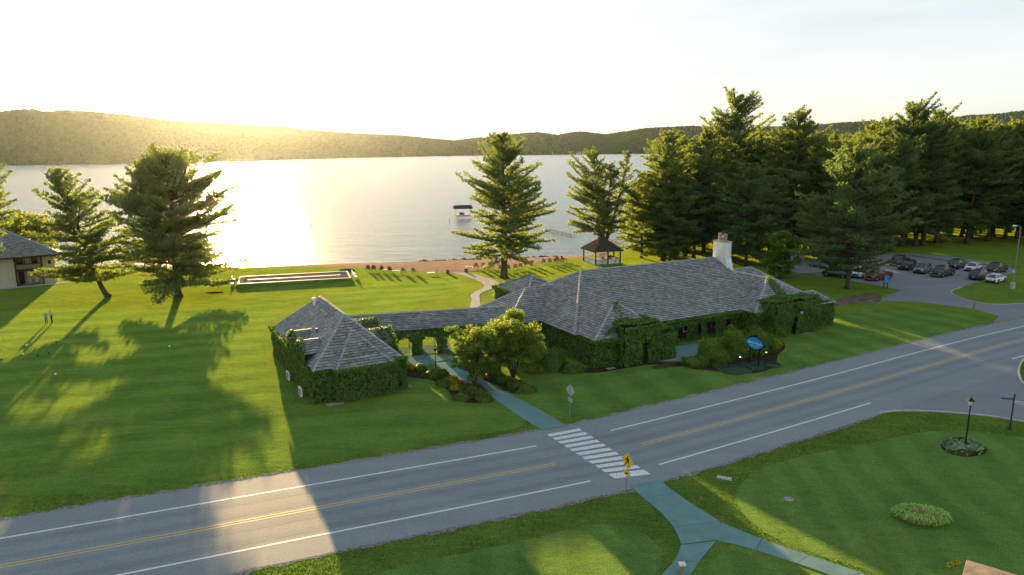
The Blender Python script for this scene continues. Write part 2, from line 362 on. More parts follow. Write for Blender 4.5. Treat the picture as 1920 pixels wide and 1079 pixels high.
# ------------------------------------------------------------------ ground, water, hills
def bez(p, n=8, closed=False):
    """Catmull-Rom through 2-D/3-D points"""
    p = [Vector(q) for q in p]; out = []; N = len(p); R_ = range(N if closed else N-1)
    for i in R_:
        a = p[(i-1) % N] if closed or i > 0 else p[0]*2-p[1]
        b_, c = p[i], p[(i+1) % N]
        d = p[(i+2) % N] if closed or i+2 < N else p[-1]*2-p[-2]
        for k in range(n):
            s = k/n; out.append(0.5*((2*b_)+(c-a)*s+(2*a-5*b_+4*c-d)*s*s+(3*b_-a-3*c+d)*s**3))
    if not closed: out.append(p[-1])
    return out
def sheet(name, pts, z, mat, kind='structure', parent=None, label=None):
    from mathutils.geometry import tessellate_polygon
    P3 = [Vector((p[0], p[1], z)) for p in pts]
    tris = tessellate_polygon([P3])
    mb = MB(); mb.v = [tuple(p) for p in P3]
    for tr in tris:
        a, b_, c = (P3[i] for i in tr)
        if (b_-a).cross(c-a).z < 0: tr = (tr[0], tr[2], tr[1])
        mb.f.append(tuple(tr)); mb.m.append(0)
    o = mb.build(name, mat, parent)
    if kind: o['kind'] = kind
    return o
def jag(pts, amp, step, seed):
    """ragged polyline: resample and jitter sideways"""
    r = random.Random(seed); out = []
    for i in range(len(pts)-1):
        a, b_ = Vector(pts[i][:2]), Vector(pts[i+1][:2]); L = (b_-a).length; k = max(1, int(L/step))
        n = Vector((-(b_-a).y, (b_-a).x)); n = n.normalized() if L else n
        for j in range(k): out.append(a.lerp(b_, j/k)+n*r.uniform(-amp, amp))
    out.append(Vector(pts[-1][:2])); return out
LAKE_Z = -1.2
shore_px = [(440,503),(560,497.5),(700,493.5),(790,490.5),(870,487),(1000,483),(1090,478.5)]
shore = [Vector((-5400,-300,0)), Vector((-900,90,0)), Vector((-300,118,0)), Vector((-160,136,0)), Vector((-105,142,0))] + [G(x, y, LAKE_Z) for x, y in shore_px] + \
        [Vector((24,163,0)), Vector((40,175,0)), Vector((70,190,0)), Vector((120,215,0)), Vector((220,270,0)), Vector((420,420,0)), Vector((900,1200,0)), Vector((1700,2300,0)), Vector((3000,3600,0)), Vector((5400,4200,0))]
shore = [v for v in shore]
lawn_px = [(440,502.5),(560,500.5),(700,503),(770,508),(830,511.5),(870,511.5),(905,505),(950,501),(1000,495),(1050,489.5),(1090,484.5),(1108,479)]
lawn_edge = [Vector((-5400,-320,0)), Vector((-900,84,0)), Vector((-300,113,0)), Vector((-160,131,0)), Vector((-105,138,0))] + GL(lawn_px) + \
        [Vector((26,158,0)), Vector((42,171,0)), Vector((72,186,0)), Vector((122,211,0)), Vector((222,266,0)), Vector((422,415,0)), Vector((905,1190,0)), Vector((1710,2290,0)), Vector((3010,3590,0)), Vector((5400,4190,0))]
le = jag(lawn_edge[:4], 1.0, 60, 1)[:-1]+jag(lawn_edge[3:-5], 0.35, 1.5, 2)[:-1]+[Vector(p[:2]) for p in lawn_edge[-5:]]
ground = sheet("lawn", le+[Vector((5400,-480)), Vector((-5400,-480))], 0.0, M['lawn'])
# beach: strip from lawn edge down under the water
def resample(pts, n):
    pts = [Vector((p[0], p[1])) for p in pts]; L = [0]
    for i in range(len(pts)-1): L.append(L[-1]+(pts[i+1]-pts[i]).length)
    out = []
    for k in range(n):
        s = L[-1]*k/(n-1); i = max(j for j in range(len(L)) if L[j] <= s+1e-9); i = min(i, len(pts)-2)
        u = (s-L[i])/max(1e-9, L[i+1]-L[i]); out.append(pts[i].lerp(pts[i+1], u))
    return out
A_ = resample(lawn_edge[2:-5], 240); B_ = resample(shore[2:-5], 240)
mb = MB(); rr = random.Random(5); rows = []
for i in range(240):
    a, b_ = A_[i], B_[i]; d = (b_-a).normalized() if (b_-a).length > 0.1 else Vector((-.3, .95))
    a0 = a-d*1.2; e2 = b_+d*7
    row = []
    for s, q in ((0, a0), (0.2, a), (0.5, a.lerp(b_, 0.45)), (0.8, b_-d*0.8), (1, b_+d*0.4), (1.2, e2)):
        z = {0: -0.02, 0.2: -0.03, 0.5: -0.5, 0.8: LAKE_Z+0.12, 1: LAKE_Z-0.04, 1.2: LAKE_Z-0.7}[s]
        if 0.2 < s < 1: z += rr.uniform(-0.06, 0.06)
        row.append((q.x, q.y, z))
    rows.append(row)
for r in rows: mb.v += r
for i in range(239):
    for j in range(5):
        a = i*6+j; mb.f.append((a, a+6, a+7, a+1)); mb.m.append(0)
beach = mb.build("beach", M['sand'], smooth=True); beach['kind'] = 'structure'
lake = sheet("lake", [(-5400,-470),(5400,-470),(5400,5400),(-5400,5400)], LAKE_Z, M['water'])

# hills: polar terrain around the bay
def interp(x, pts):
    xs = [p[0] for p in pts]; ys = [p[1] for p in pts]; return float(np.interp(x, xs, ys))
ridgeA = [(-1500,250),(-600,225),(-200,222),(0,214),(80,208),(140,209),(250,217),(330,228),(430,233),(520,238),(640,249),(760,255),(860,264),(930,275),(1000,285)]
shoreA = [(-1500,340),(-600,325),(0,309),(100,307),(250,305),(430,300),(600,296),(860,291),(1000,289.5)]
ridgeB = [(700,285),(800,274),(890,263),(960,256),(1010,252),(1040,257),(1085,250),(1130,256),(1165,251),(1200,245),(1290,241),(1400,243),(1500,240),(1560,235),(1620,232),(1700,235),(1790,222),(1850,219),(1920,210),(2100,214),(2600,225),(3400,240)]
shoreB = [(700,290),(860,290.5),(1000,289.5),(1190,287.5),(1400,287),(1920,286),(3400,286)]
ridgeC = [(860,285),(890,270),(960,268),(1050,268),(1120,266),(1200,262),(1300,258),(1500,252),(1700,248),(1900,236),(2200,240),(3400,250)]
def hrand(x, y, s):
    return math.sin(x*s*1.3+1.7)*math.cos(y*s*1.1+0.4)+0.5*math.sin(x*s*2.9+y*s*2.3+2.1)
def hill_layer(name, ridge, shoreline, x0, x1, n, depth_ratio, mat, dist_fn=None, back=1.25, tree_h=9.0, kind='structure'):
    V = []; F = []; prof = [0, 0.03, 0.12, 0.25, 0.4, 0.55, 0.7, 0.85, 1.0, 1.12, 1.3]
    hz = [0, 0.02, 0.10, 0.27, 0.46, 0.64, 0.80, 0.93, 1.0, 0.92, 0.55]
    pts = []
    for i in range(n+1):
        px = x0+(x1-x0)*i/n; az = math.atan((px-960)/FPX)
        drop = (interp(px, shoreline)-273)/FPX
        Ds = (CAMZ-LAKE_Z)/max(drop, 0.004)*1.0*cp
        if dist_fn: Ds = dist_fn(px, Ds)
        Dr = Ds*depth_ratio
        zr = CAMZ+(273-interp(px, ridge))/FPX*Dr*1.02-tree_h
        for u, h in zip(prof, hz):
            D = Ds+(Dr-Ds)*u; X = D*math.tan(az); Y = D
            z = (LAKE_Z-1)*(1-h)+zr*h + (hrand(X, Y, 0.009)*5.0*h*(1-abs(2*min(u,1)-1)) if u > 0.05 else 0)
            V.append((X, Y, z))
    k = len(prof)
    for i in range(n):
        for j in range(k-1):
            a = i*k+j; F.append((a, a+k, a+k+1, a+1))
    me = mesh_np(name, V, F, mat, smooth=True); o = bpy.data.objects.new(name, me); link(o); o['kind'] = kind
    return o, np.array(V).reshape(n+1, k, 3)
hillA, VA = hill_layer("hills", ridgeA, shoreA, -1500, 1000, 130, 1.45, M['hillfloor'])
hillB, VB = hill_layer("hills", ridgeB, shoreB, 700, 3400, 150, 1.7, M['hillfloor'])
hillC, VC = hill_layer("hills", ridgeC, shoreB, 860, 3400, 120, 1.22, M['hillfloor'], tree_h=8)
hillA['label'] = 'long wooded hill along the far shore behind the sun glitter'
hillB['label'] = 'farther wooded hills rising above the far shore at the right'
hillC['label'] = 'low wooded rise along the far right shore'

def forest_stuff(name, V, count, seed, smin, smax, label, jmax=9, hole=None):
    rg = np.random.default_rng(seed); n, k, _ = V.shape
    i = rg.uniform(0, n-1.001, count); j = (rg.uniform(0, 1, count)**0.85)*(jmax)
    i0 = i.astype(int); j0 = np.minimum(j.astype(int), k-2); fi = (i-i0)[:, None]; fj = (j-j0)[:, None]
    P = V[i0, j0]*(1-fi)*(1-fj)+V[i0+1, j0]*fi*(1-fj)+V[i0, j0+1]*(1-fi)*fj+V[i0+1, j0+1]*fi*fj
    if hole is not None: P = P[~hole(P)]
    me = bpy.data.meshes.new(name); me.vertices.add(len(P)); me.vertices.foreach_set("co", P.astype(np.float32).ravel()); me.update()
    o = bpy.data.objects.new(name, me); link(o); tag(o, label, 'forest', kind='stuff')
    ng = bpy.data.node_groups.new(name+"_nodes", 'GeometryNodeTree')
    ng.interface.new_socket("Geometry", in_out='INPUT', socket_type='NodeSocketGeometry'); ng.interface.new_socket("Geometry", in_out='OUTPUT', socket_type='NodeSocketGeometry')
    N = ng.nodes; L = ng.links; gi = N.new("NodeGroupInput"); go = N.new("NodeGroupOutput")
    m2p = N.new("GeometryNodeMeshToPoints"); L.new(gi.outputs[0], m2p.inputs[0])
    ico = N.new("GeometryNodeMeshIcoSphere"); ico.inputs['Subdivisions'].default_value = 3; ico.inputs['Radius'].default_value = 1.0
    sp_ = N.new("GeometryNodeSetPosition"); L.new(ico.outputs[0], sp_.inputs[0])
    nz = N.new("ShaderNodeTexNoise"); nz.inputs['Scale'].default_value = 2.2; nz.inputs['Detail'].default_value = 3
    vs = N.new("ShaderNodeVectorMath"); vs.operation = 'SUBTRACT'; vs.inputs[1].default_value = (0.5, 0.5, 0.5); L.new(nz.outputs['Color'], vs.inputs[0])
    v2 = N.new("ShaderNodeVectorMath"); v2.operation = 'SCALE'; v2.inputs['Scale'].default_value = 1.5; L.new(vs.outputs[0], v2.inputs[0])
    L.new(v2.outputs[0], sp_.inputs['Offset'])
    sm_ = N.new("GeometryNodeSetMaterial"); sm_.inputs['Material'].default_value = M['farwood']; L.new(sp_.outputs[0], sm_.inputs[0])
    ip = N.new("GeometryNodeInstanceOnPoints"); L.new(m2p.outputs[0], ip.inputs['Points']); L.new(sm_.outputs[0], ip.inputs['Instance'])
    rv = N.new("FunctionNodeRandomValue"); rv.data_type = 'FLOAT_VECTOR'
    rv.inputs[0].default_value = (smin, smin, smin*0.9); rv.inputs[1].default_value = (smax, smax, smax*1.9)
    L.new(rv.outputs[0], ip.inputs['Scale'])
    rr_ = N.new("FunctionNodeRandomValue"); rr_.data_type = 'FLOAT_VECTOR'; rr_.inputs[1].default_value = (0.4, 0.4, 6.28); rr_.inputs['Seed'].default_value = 4
    L.new(rr_.outputs[0], ip.inputs['Rotation']); L.new(ip.outputs[0], go.inputs[0])
    md = o.modifiers.new("scatter", 'NODES'); md.node_group = ng
    return o
def meadow_hole(P):
    az = P[:, 0]/P[:, 1]; x = 960+az*FPX; D = P[:, 1]
    h = np.abs(x-250+ (D-1320)*0.0) < 0
    return ((x > 95) & (x < 215) & (D > 1290) & (D < 1370)) | ((x > 20) & (x < 70) & (D > 1500) & (D < 1560))
forest_stuff("forest", VA, 70000, 1, 2.6, 5.2, "dense woods covering the long hill beyond the left of the lake", hole=meadow_hole)
forest_stuff("forest", VB, 60000, 2, 5, 10, "distant woods covering the hazy far hills at the right")
forest_stuff("forest", VC, 45000, 3, 4.5, 8, "woods along the far right shore below the hazy hills", jmax=8)

# ------------------------------------------------------------------ mown areas
EXCL = []
def area(name, px, mat, z, seed, amp=0.10, closed=True, label=None):
    pts = bez([G(x, y) for x, y in px], 6, True)
    pts = jag(pts+[pts[0]], amp, 0.6, seed)[:-1]; EXCL.append(pts)
    return sheet(name, pts, z, mat)
# big mown lawn on the left, up to the band of rough beside the road
area("mown_lawn", [(-60,890),(0,905),(40,920),(140,928),(267,917),(420,893),(560,872),(700,848),(850,822),(975,800),(930,765),(880,738),(850,742),(800,720),(760,705),(740,740),(600,772),
     (520,700),(490,640),(560,560),(640,590),(760,584),(800,566),(845,545),(868,530),(850,521),(700,535),(660,548),(560,560),(440,575),(300,580),(150,582),(-60,590)], M['mown'], 0.005, 11, 0.04)
area("mown_lawn", [(985,712),(1100,706),(1210,690),(1300,700),(1400,702),(1462,690),(1475,650),(1520,618),(1560,600),(1620,585),(1720,576),(1820,590),(1862,600),(1800,625),(1680,655),(1560,690),(1400,725),(1230,762),(1120,785),(1075,792),(1030,765),(985,735)], M['mown2'], 0.005, 12, 0.04)
area("mown_green", [(1380,930),(1395,902),(1428,879),(1500,857),(1612,835),(1725,812),(1780,808),(1837,811),(1920,820),(2050,842),(2300,900),(2300,1250),(1800,1180),(1640,1077),(1545,1044),(1470,1017),(1412,982),(1386,955)], M['green'], 0.006, 13, 0.03)
area("mown_green", [(700,1078),(800,1050),(892,1034),(1001,1009),(1080,990),(1135,983),(1183,991),(1220,1010),(1240,1039),(1232,1075),(1180,1140),(900,1200),(600,1180),(560,1120)], M['green'], 0.006, 14, 0.03)
area("mown_green", [(1350,1040),(1372,1032),(1430,1047),(1500,1068),(1560,1088),(1480,1120),(1330,1100),(1316,1070)], M['green'], 0.006, 15, 0.02)

# ------------------------------------------------------------------ road
ypx = [(0,1063),(520,966.7),(1042,870),(1203,834),(1560,738),(1920,637)]
yw = [G(x, y) for x, y in ypx]
d0 = (yw[1]-yw[0]).normalized(); d1 = (yw[-1]-yw[-2]).normalized()
ctl = [yw[0]-d0*60, yw[0]-d0*25]+yw+[yw[-1]+Vector((.89,.456,0))*30, yw[-1]+Vector((.90,.436,0))*90, yw[-1]+Vector((.92,.39,0))*200]
cl = bez(ctl, 12)
def offs(path, d, i0=0, i1=None):
    out = []; n = len(path)
    for i in range(i0, i1 if i1 is not None else n):
        t = (path[min(i+1, n-1)]-path[max(i-1, 0)]); t.z = 0; t.normalize(); nrm = Vector((-t.y, t.x, 0)); out.append(path[i]+nrm*d)
    return out
up_edge = offs(cl, 5.95); lo_edge = offs(cl, -5.55)
up_r = jag(up_edge, 0.09, 0.5, 21); lo_r = jag(lo_edge, 0.09, 0.5, 22)
road = sheet("road", up_r+lo_r[::-1], 0.014, M['asphalt'])
# gravelly worn shoulder just past the asphalt
def arc(path):
    s = [0]
    for i in range(len(path)-1): s.append(s[-1]+(path[i+1]-path[i]).length)
    return s
S = arc(cl)
def at_s(path, S, s):
    s = max(0, min(S[-1]-1e-6, s)); i = max(0, min(len(S)-2, int(np.searchsorted(S, s, side='right'))-1))
    return path[i].lerp(path[i+1], (s-S[i])/(S[i+1]-S[i]))
def near_s(p):
    best = min(range(len(cl)-1), key=lambda i: ((cl[i]+cl[i+1])/2-p).length); a, b_ = cl[best], cl[best+1]
    u = max(0, min(1, (p-a).dot(b_-a)/(b_-a).length_squared)); return S[best]+u*(b_-a).length
def stripe(name, off, s0, s1, wd, mat, z=0.019):
    n = max(2, int((s1-s0)/1.0)); L = []; R_ = []
    for k in range(n+1):
        s = s0+(s1-s0)*k/n; p = at_s(cl, S, s); q = at_s(cl, S, s+0.5); q0 = at_s(cl, S, s-0.5); t = (q-q0).normalized(); nn = Vector((-t.y, t.x, 0))
        L.append(p+nn*(off+wd/2)); R_.append(p+nn*(off-wd/2))
    mb = MB(); mb.v = [(p.x, p.y, z) for p in L]+[(p.x, p.y, z) for p in R_]; m_ = n+1
    for k in range(n): mb.f.append((m_+k, m_+k+1, k+1, k)); mb.m.append(0)
    o = mb.build(name, mat, road); return o
sA = near_s(G(1007,838)); sB = near_s(G(1148,809)); sC = near_s(G(1042,870)); sD = near_s(G(1203,834)); sE = near_s(G(1108,904)); sF = near_s(G(1237,872)); sG_ = near_s(G(1656,764))
Send = S[-1]
stripe("edge_line", 3.42, 0, sA, 0.16, M['linewhite']); stripe("edge_line", 3.42, sB, Send, 0.16, M['linewhite'])
stripe("edge_line", -3.42, 0, sE, 0.16, M['linewhite']); stripe("edge_line", -3.42, sF, sG_, 0.16, M['linewhite'])
stripe("edge_line", -3.42, near_s(G(1912,677)), Send, 0.16, M['linewhite'])
for of in (0.95, 2.55, -0.95, -2.55): stripe("wheel_track", of, 0, Send, 0.62, M['asphalt_worn'], 0.0165)
for of in (0.15, -0.15):
    stripe("centre_line", of, 0, sC+(0.15 if of > 0 else -0.1), 0.105, M['lineyellow']); stripe("centre_line", of, sD, Send, 0.105, M['lineyellow'])
# gravel fringe along the far edge
gv = offs(cl, 5.85); gv2 = offs(cl, 6.35); g0 = max(0, int(len(cl)*.18)); g1_ = int(len(cl)*.80)
sheet("gravel_edge", jag(gv[g0:g1_], .02, .5, 41)+jag(gv2[g0:g1_], .22, .45, 42)[::-1], 0.0115, M['gravel'])
gv = offs(cl, -5.45); gv2 = offs(cl, -5.85)
g1_ = min(range(len(gv)), key=lambda i: (gv[i]-G(1640,766)).length)
sheet("gravel_edge", jag(gv[g0:g1_], .02, .5, 43)+jag(gv2[g0:g1_], .18, .45, 44)[::-1], 0.0115, M['gravel'])
# crosswalk bars
La, Lb = G(1025,815), G(1153,898); Ra, Rb = G(1085,803.5), G(1220,890)
for k in range(11):
    u0 = k/11+0.004; u1 = u0+0.60/11*1.0
    if k == 10: u1 = 1.0
    q = [La.lerp(Lb, u0), Ra.lerp(Rb, u0), Ra.lerp(Rb, u1), La.lerp(Lb, u1)]
    mb = MB(); mb.poly([(p.x, p.y, 0.019) for p in q][::-1]); o = mb.build("crosswalk_bar", M['barwhite'], road)

# junction, parking lot and drives
lot = [(1436,490),(1520,486),(1700,475),(1800,483),(1890,499),(1905,510),(1875,522),(1830,529),(1806,538),(1786,545),(1786,551),(1802,559),(1828,566),(1872,571),(1930,569),(2010,572),(1990,596),(1920,594),(1862,605),(1872,593),(1828,580),(1719,566),(1645,565),(1660,556),(1690,545),(1640,534),(1560,520),(1500,512),(1436,503)]
sheet("parking_lot", jag(GL(lot)+[G(*lot[0])], 0.12, 1.2, 31)[:-1], 0.010, M['asphalt2'])
side = [(1640,775),(1690,770.5),(1760,772.5),(1850,780),(1935,793),(2100,815),(2500,880),(2500,700),(2150,640),(2000,652),(1930,668),(1905,700),(1925,722),(2030,740),(2100,735),(2300,700),(2300,640),(1990,600),(1700,700)]
side_w = GL([(1640,775),(1690,770.5),(1760,772.5),(1850,780),(1935,793),(2100,815),(2500,880),(2700,800),(2400,640),(2100,610),(1900,650),(1700,720),(1620,760)])
sheet("side_road", side_w, 0.009, M['asphalt2'])
path_px = [(1542,585),(1573,574),(1610,569),(1648,566),(1650,552),(1625,550),(1590,556),(1560,566),(1540,574)]
sheet("dirt_track", jag(bez(GL(path_px), 4, True), 0.1, 1, 5), 0.012, M['dirt'])
def ribbon(name, pts, wd, z, mat, jit=0.0):
    p = bez([Vector(q) for q in pts], 8); L = offs(p, wd/2); R_ = offs(p, -wd/2)
    if jit: L = jag(L, jit, 0.8, 3); R_ = jag(R_, jit, 0.8, 4)
    return sheet(name, L+R_[::-1], z, mat)
ribbon("footpath", GL([(1446,524),(1475,518.5),(1503,515.5),(1540,512),(1570,512)]), 1.6, 0.013, M['dirt'], 0.1)
ribbon("bare_earth", GL([(1702,478),(1760,487),(1830,495),(1915,502)]), 1.4, 0.016, M['dirt'], 0.3)

# kerbs
def kerb(pts, wd=0.16, h=0.12, name="kerb"):
    p = bez(pts, 10); L = offs(p, wd/2); R_ = offs(p, -wd/2); mb = MB(); n = len(p)
    for i in range(n-1):
        mb.quadbox([(L[i].x,L[i].y,0),(R_[i].x,R_[i].y,0),(R_[i+1].x,R_[i+1].y,0),(L[i+1].x,L[i+1].y,0),(L[i].x,L[i].y,h),(R_[i].x,R_[i].y,h),(R_[i+1].x,R_[i+1].y,h),(L[i+1].x,L[i+1].y,h)])
    o = mb.build(name, M['concrete']); o['kind'] = 'structure'; return o
kerb(GL([(1648,776),(1690,771.5),(1760,773.5),(1850,781),(1935,794),(2100,816),(2500,882)]))
isl = GL([(1918,676),(1911,690),(1911,706),(1921,722),(1950,732),(2040,738),(2100,720),(2060,690),(1990,672),(1940,669)])
kerb(isl+[isl[0]], 0.2)
sheet("grass_island", bez(isl, 6, True), 0.10, M['rough'])
kerb(GL([(1806,538),(1786,545.5),(1786,551),(1802,559),(1828,566.5),(1872,571.5),(1930,569.5),(2010,573)]), 0.14, 0.08)

# ------------------------------------------------------------------ slab paths: each slab a piece
def slab_path(name, left, right, mat, step=1.6, gap=0.05, z=0.035, label=None):
    L = resample([G(*p) for p in left], 200); R_ = resample([G(*p) for p in right], 200)
    ln = sum((L[i+1]-L[i]).length for i in range(199)); n = max(1, int(ln/step))
    root = empty(name, (L[0].x, L[0].y, 0)); root['kind'] = 'structure'
    if label: root['label'] = label
    for k in range(n):
        i0 = int(k*199/n); i1 = int((k+1)*199/n)
        idx = sorted(set([i0, (i0+i1)//2, i1])); lf = [L[i].copy() for i in idx]; rt = [R_[i].copy() for i in idx]
        g = gap/max(0.2, (lf[-1]-lf[0]).length)
        lf[-1] = lf[-1].lerp(lf[-2], g); rt[-1] = rt[-1].lerp(rt[-2], g)
        mb = MB(); mb.prism([(p.x-L[0].x, p.y-L[0].y) for p in rt+lf[::-1]], -0.02, z+random.Random(k).uniform(-.004, .004)); mb.build("slab", mat, root)
    return root
# near path with its fork
slab_path("path", [(1183,912),(1200,930),(1237,959),(1265,992),(1276,1015),(1277,1022)], [(1236,901),(1258,918),(1294,944),(1325,963),(1350,979),(1352,1012)], M['tealpath'], 1.6, label='teal tinted concrete path leading from the crosswalk to its fork')
slab_path("path", [(1277,1023),(1274,1036),(1262,1056),(1240,1079),(1190,1130)], [(1342,1016),(1330,1030),(1312,1052),(1290,1086),(1250,1140)], M['tealpath'], 1.8, label='left branch of the teal path below the fork')
slab_path("path", [(1345,1014.5),(1369,1019),(1420,1033),(1490,1056),(1560,1080),(1660,1120)], [(1352,980),(1400,1001),(1462,1024),(1545,1051),(1631,1081),(1720,1115)], M['tealpath'], 2.2, label='right branch of the teal path below the fork')
slab_path("path", [(1017,807.5),(968,778),(921,744),(883,720),(842,703),(808,681)], [(1063,799),(1012,769),(965,744),(928,725),(903,711),(860,678)], M['tealpath'], 1.7, label='teal path between the flower beds leading up to the covered walkway')
slab_path("path", [(758,680),(762,700-8),(800,688),(808,681)][::-1], [(752,668),(790,667),(830,668),(868,670)][::-1], M['tealpath'], 2.6, label='teal paved forecourt in front of the covered walkway arches')
slab_path("beach_path", [(881,579),(880.8,576),(884.7,562),(882,554),(890,547.5),(906.7,541),(908,534.7),(900,528.5),(886,523),(866,516),(846,511.5)],
          [(901,579),(901.5,575),(899.5,560),(899,554),(903,549.5),(912,546),(930,539),(938,532),(925,524),(902,518),(870,511.8)], M['concrete'], 1.9, label='pale concrete path winding over the sunny lawn to the beach')
slab_path("beach_path", [(938,532),(945,527.5),(975,527)], [(930,539.5),(946,537),(975,536)], M['concrete'], 1.9, label='short pale branch path behind the clubhouse')
slab_path("patio", [(1220,678),(1222,667),(1223,656)], [(1268,679),(1316,664),(1312,644)], M['tealpath'], 3.0, label='teal patio in front of the ivy clad clubhouse windows')

# ------------------------------------------------------------------ scatter helpers
def leaf_cards(P, Nrm, size, rng, aspect=1.5, spread=0.8):
    """leaf shaped quads (rhombus) centred at P, facing roughly Nrm"""
    n = len(P); N = Nrm+rng.normal(0, spread, (n, 3)); N /= np.linalg.norm(N, axis=1)[:, None]+1e-9
    A = rng.normal(0, 1, (n, 3)); A -= (A*N).sum(1)[:, None]*N; A /= np.linalg.norm(A, axis=1)[:, None]+1e-9
    B = np.cross(N, A); s = (size*rng.uniform(0.6, 1.35, n))[:, None]
    V = np.stack([P-A*s*aspect*0.5, P-B*s*0.5, P+A*s*aspect*0.5, P+B*s*0.5], 1).reshape(-1, 3)
    F = np.arange(4*n).reshape(n, 4); return V, F
def lump(P, s, seed=0.0):
    return (np.sin(P[:,0]*s+seed)*np.cos(P[:,1]*s*1.2+seed*2)+np.sin(P[:,2]*s*1.5+P[:,0]*s*0.7+seed))*0.5
def add_leaves(name, P, N, size, mat, parent, seed, label=None, spread=0.8, kind='stuff', aspect=1.4):
    rng = np.random.default_rng(seed); V, F = leaf_cards(np.asarray(P), np.asarray(N), size, rng, aspect, spread)
    o = bpy.data.objects.new(name, mesh_np(name, V, F, mat)); link(o, parent)
    if kind: o['kind'] = kind
    if label: o['label'] = label
    return o

# grass blades along the near verges
def inside(P, poly):
    c = np.zeros(len(P), bool); n = len(poly)
    for i in range(n):
        x0, y0 = poly[i][0], poly[i][1]; x1, y1 = poly[(i+1) % n][0], poly[(i+1) % n][1]
        if y0 == y1: continue
        k = ((P[:,1] > y0) != (P[:,1] > y1)) & (P[:,0] < x0+(P[:,1]-y0)*(x1-x0)/(y1-y0)); c ^= k
    return c
def blades(name, px, dens, h, seed, label):
    rng = np.random.default_rng(seed); out = [G(*p) for p in px]; x0, x1 = min(p.x for p in out), max(p.x for p in out); y0, y1 = min(p.y for p in out), max(p.y for p in out)
    n = int((x1-x0)*(y1-y0)*dens); P = np.stack([rng.uniform(x0, x1, n), rng.uniform(y0, y1, n)], 1); P = P[inside(P, out)]
    for e in EXCL: P = P[~inside(P, e)]
    n = len(P); P = np.concatenate([P, np.full((n, 1), 0.0)], 1)
    th = rng.uniform(0, 2*math.pi, n); hh = h*rng.uniform(0.4, 1.3, n)*(1+0.5*np.sin(P[:,0]*0.9)*np.cos(P[:,1]*1.1)); wd = 0.028
    D = np.stack([np.cos(th), np.sin(th), np.zeros(n)], 1); tip = P+np.stack([np.cos(th*3)*hh*0.9, np.sin(th*3)*hh*0.9, hh], 1)
    V = np.stack([P-D*wd, P+D*wd, tip], 1).reshape(-1, 3); F = np.arange(3*n).reshape(n, 3)
    o = bpy.data.objects.new(name, mesh_np(name, V, F, M['blade'])); link(o); tag(o, label, 'grass', kind='stuff'); return o
EXCL += [up_edge+lo_edge[::-1], side_w, GL([(1183,912),(1237,959),(1265,992),(1277,1022),(1262,1056),(1240,1079),(1190,1130),(1250,1140),(1290,1086),(1344,1016),(1420,1033),(1490,1056),(1560,1080),(1660,1120),(1720,1115),(1631,1081),(1545,1051),(1462,1024),(1400,1001),(1350,979),(1294,944),(1258,918),(1236,901)]),
         GL([(1017,808),(968,778),(883,720),(903,711),(965,744),(1012,769),(1064,799)]), GL([(1918,676),(1911,706),(1950,732),(2040,738),(2100,720),(1990,672)])]
blades("grass", [(250,1120),(300,1079),(640,1000),(1160,905),(1190,905),(1300,1010),(1260,1079),(1200,1150)], 120, 0.065, 1, 'rough dark verge grass between the road and the near green')
blades("grass", [(1225,895),(1440,845),(1650,770),(1750,765),(1930,790),(2000,900),(1900,1150),(1640,1090),(1350,985)], 120, 0.065, 2, 'rough verge grass between the road and the right green')
blades("grass", [(-40,930),(-40,1010),(520,905),(1030,820),(1080,800),(1500,725),(1880,610),(1850,603),(1500,700),(1200,755),(1100,780),(990,790),(560,872),(140,928)], 90, 0.06, 3, 'longer grass fringe along the far edge of the road')

# ------------------------------------------------------------------ roofs
def clip_row(poly2, y):
    xs = []
    for i in range(len(poly2)):
        (x0, y0), (x1, y1) = poly2[i], poly2[(i+1) % len(poly2)]
        if (y0-y)*(y1-y) <= 0 and y0 != y1: xs.append(x0+(x1-x0)*(y-y0)/(y1-y0))
    return (min(xs), max(xs)) if len(xs) >= 2 else None
def shingle_face(pts, seed, V, F, expo=0.31, wd=0.42, off=0.02):
    """pts: convex roof polygon (local coords), first edge = eave"""
    p = [Vector(q) for q in pts]; X = (p[1]-p[0]).normalized(); N = (p[1]-p[0]).cross(p[-1]-p[0]).normalized()
    if N.z < 0: N = -N
    Y = N.cross(X)
    if Y.z < 0: Y = -Y
    q2 = [((a-p[0]).dot(X), (a-p[0]).dot(Y)) for a in p]; ymax = max(q[1] for q in q2); ymin = min(q[1] for q in q2); rnd = random.Random(seed)
    y = ymin+0.004; row = 0
    while y < ymax-0.05:
        y1 = min(y+expo, ymax-0.004); a = clip_row(q2, y); b_ = clip_row(q2, y1)
        if a and b_:
            x = min(a[0], b_[0])-rnd.uniform(0, wd)
            while x < max(a[1], b_[1]):
                wx = wd*rnd.uniform(0.65, 1.35); l0, r0 = max(x+0.008, a[0]), min(x+wx-0.008, a[1]); l1, r1 = max(x+0.008, b_[0]), min(x+wx-0.008, b_[1])
                if r0 > l0+0.01 or r1 > l1+0.01:
                    r0 = max(r0, l0); r1 = max(r1, l1)
                    l0 = min(max(l0, a[0]), a[1]); r0 = min(max(r0, a[0]), a[1]); l1 = min(max(l1, b_[0]), b_[1]); r1 = min(max(r1, b_[0]), b_[1])
                    lift = off+0.062+rnd.uniform(-0.012, 0.02); up = off+0.004; jy = rnd.uniform(-0.02, 0.02)
                    n = len(V)
                    for xx, yy, zz in ((l0, y+jy, off-0.01), (r0, y+jy, off-0.01), (l0, y+jy, lift), (r0, y+jy, lift), (r1, y1, up), (l1, y1, up)):
                        v = p[0]+X*xx+Y*yy+N*zz; V.append((v.x, v.y, v.z))
                    F.append((n, n+1, n+3, n+2)); F.append((n+2, n+3, n+4, n+5))
                x += wx
        y = y1; row += 1
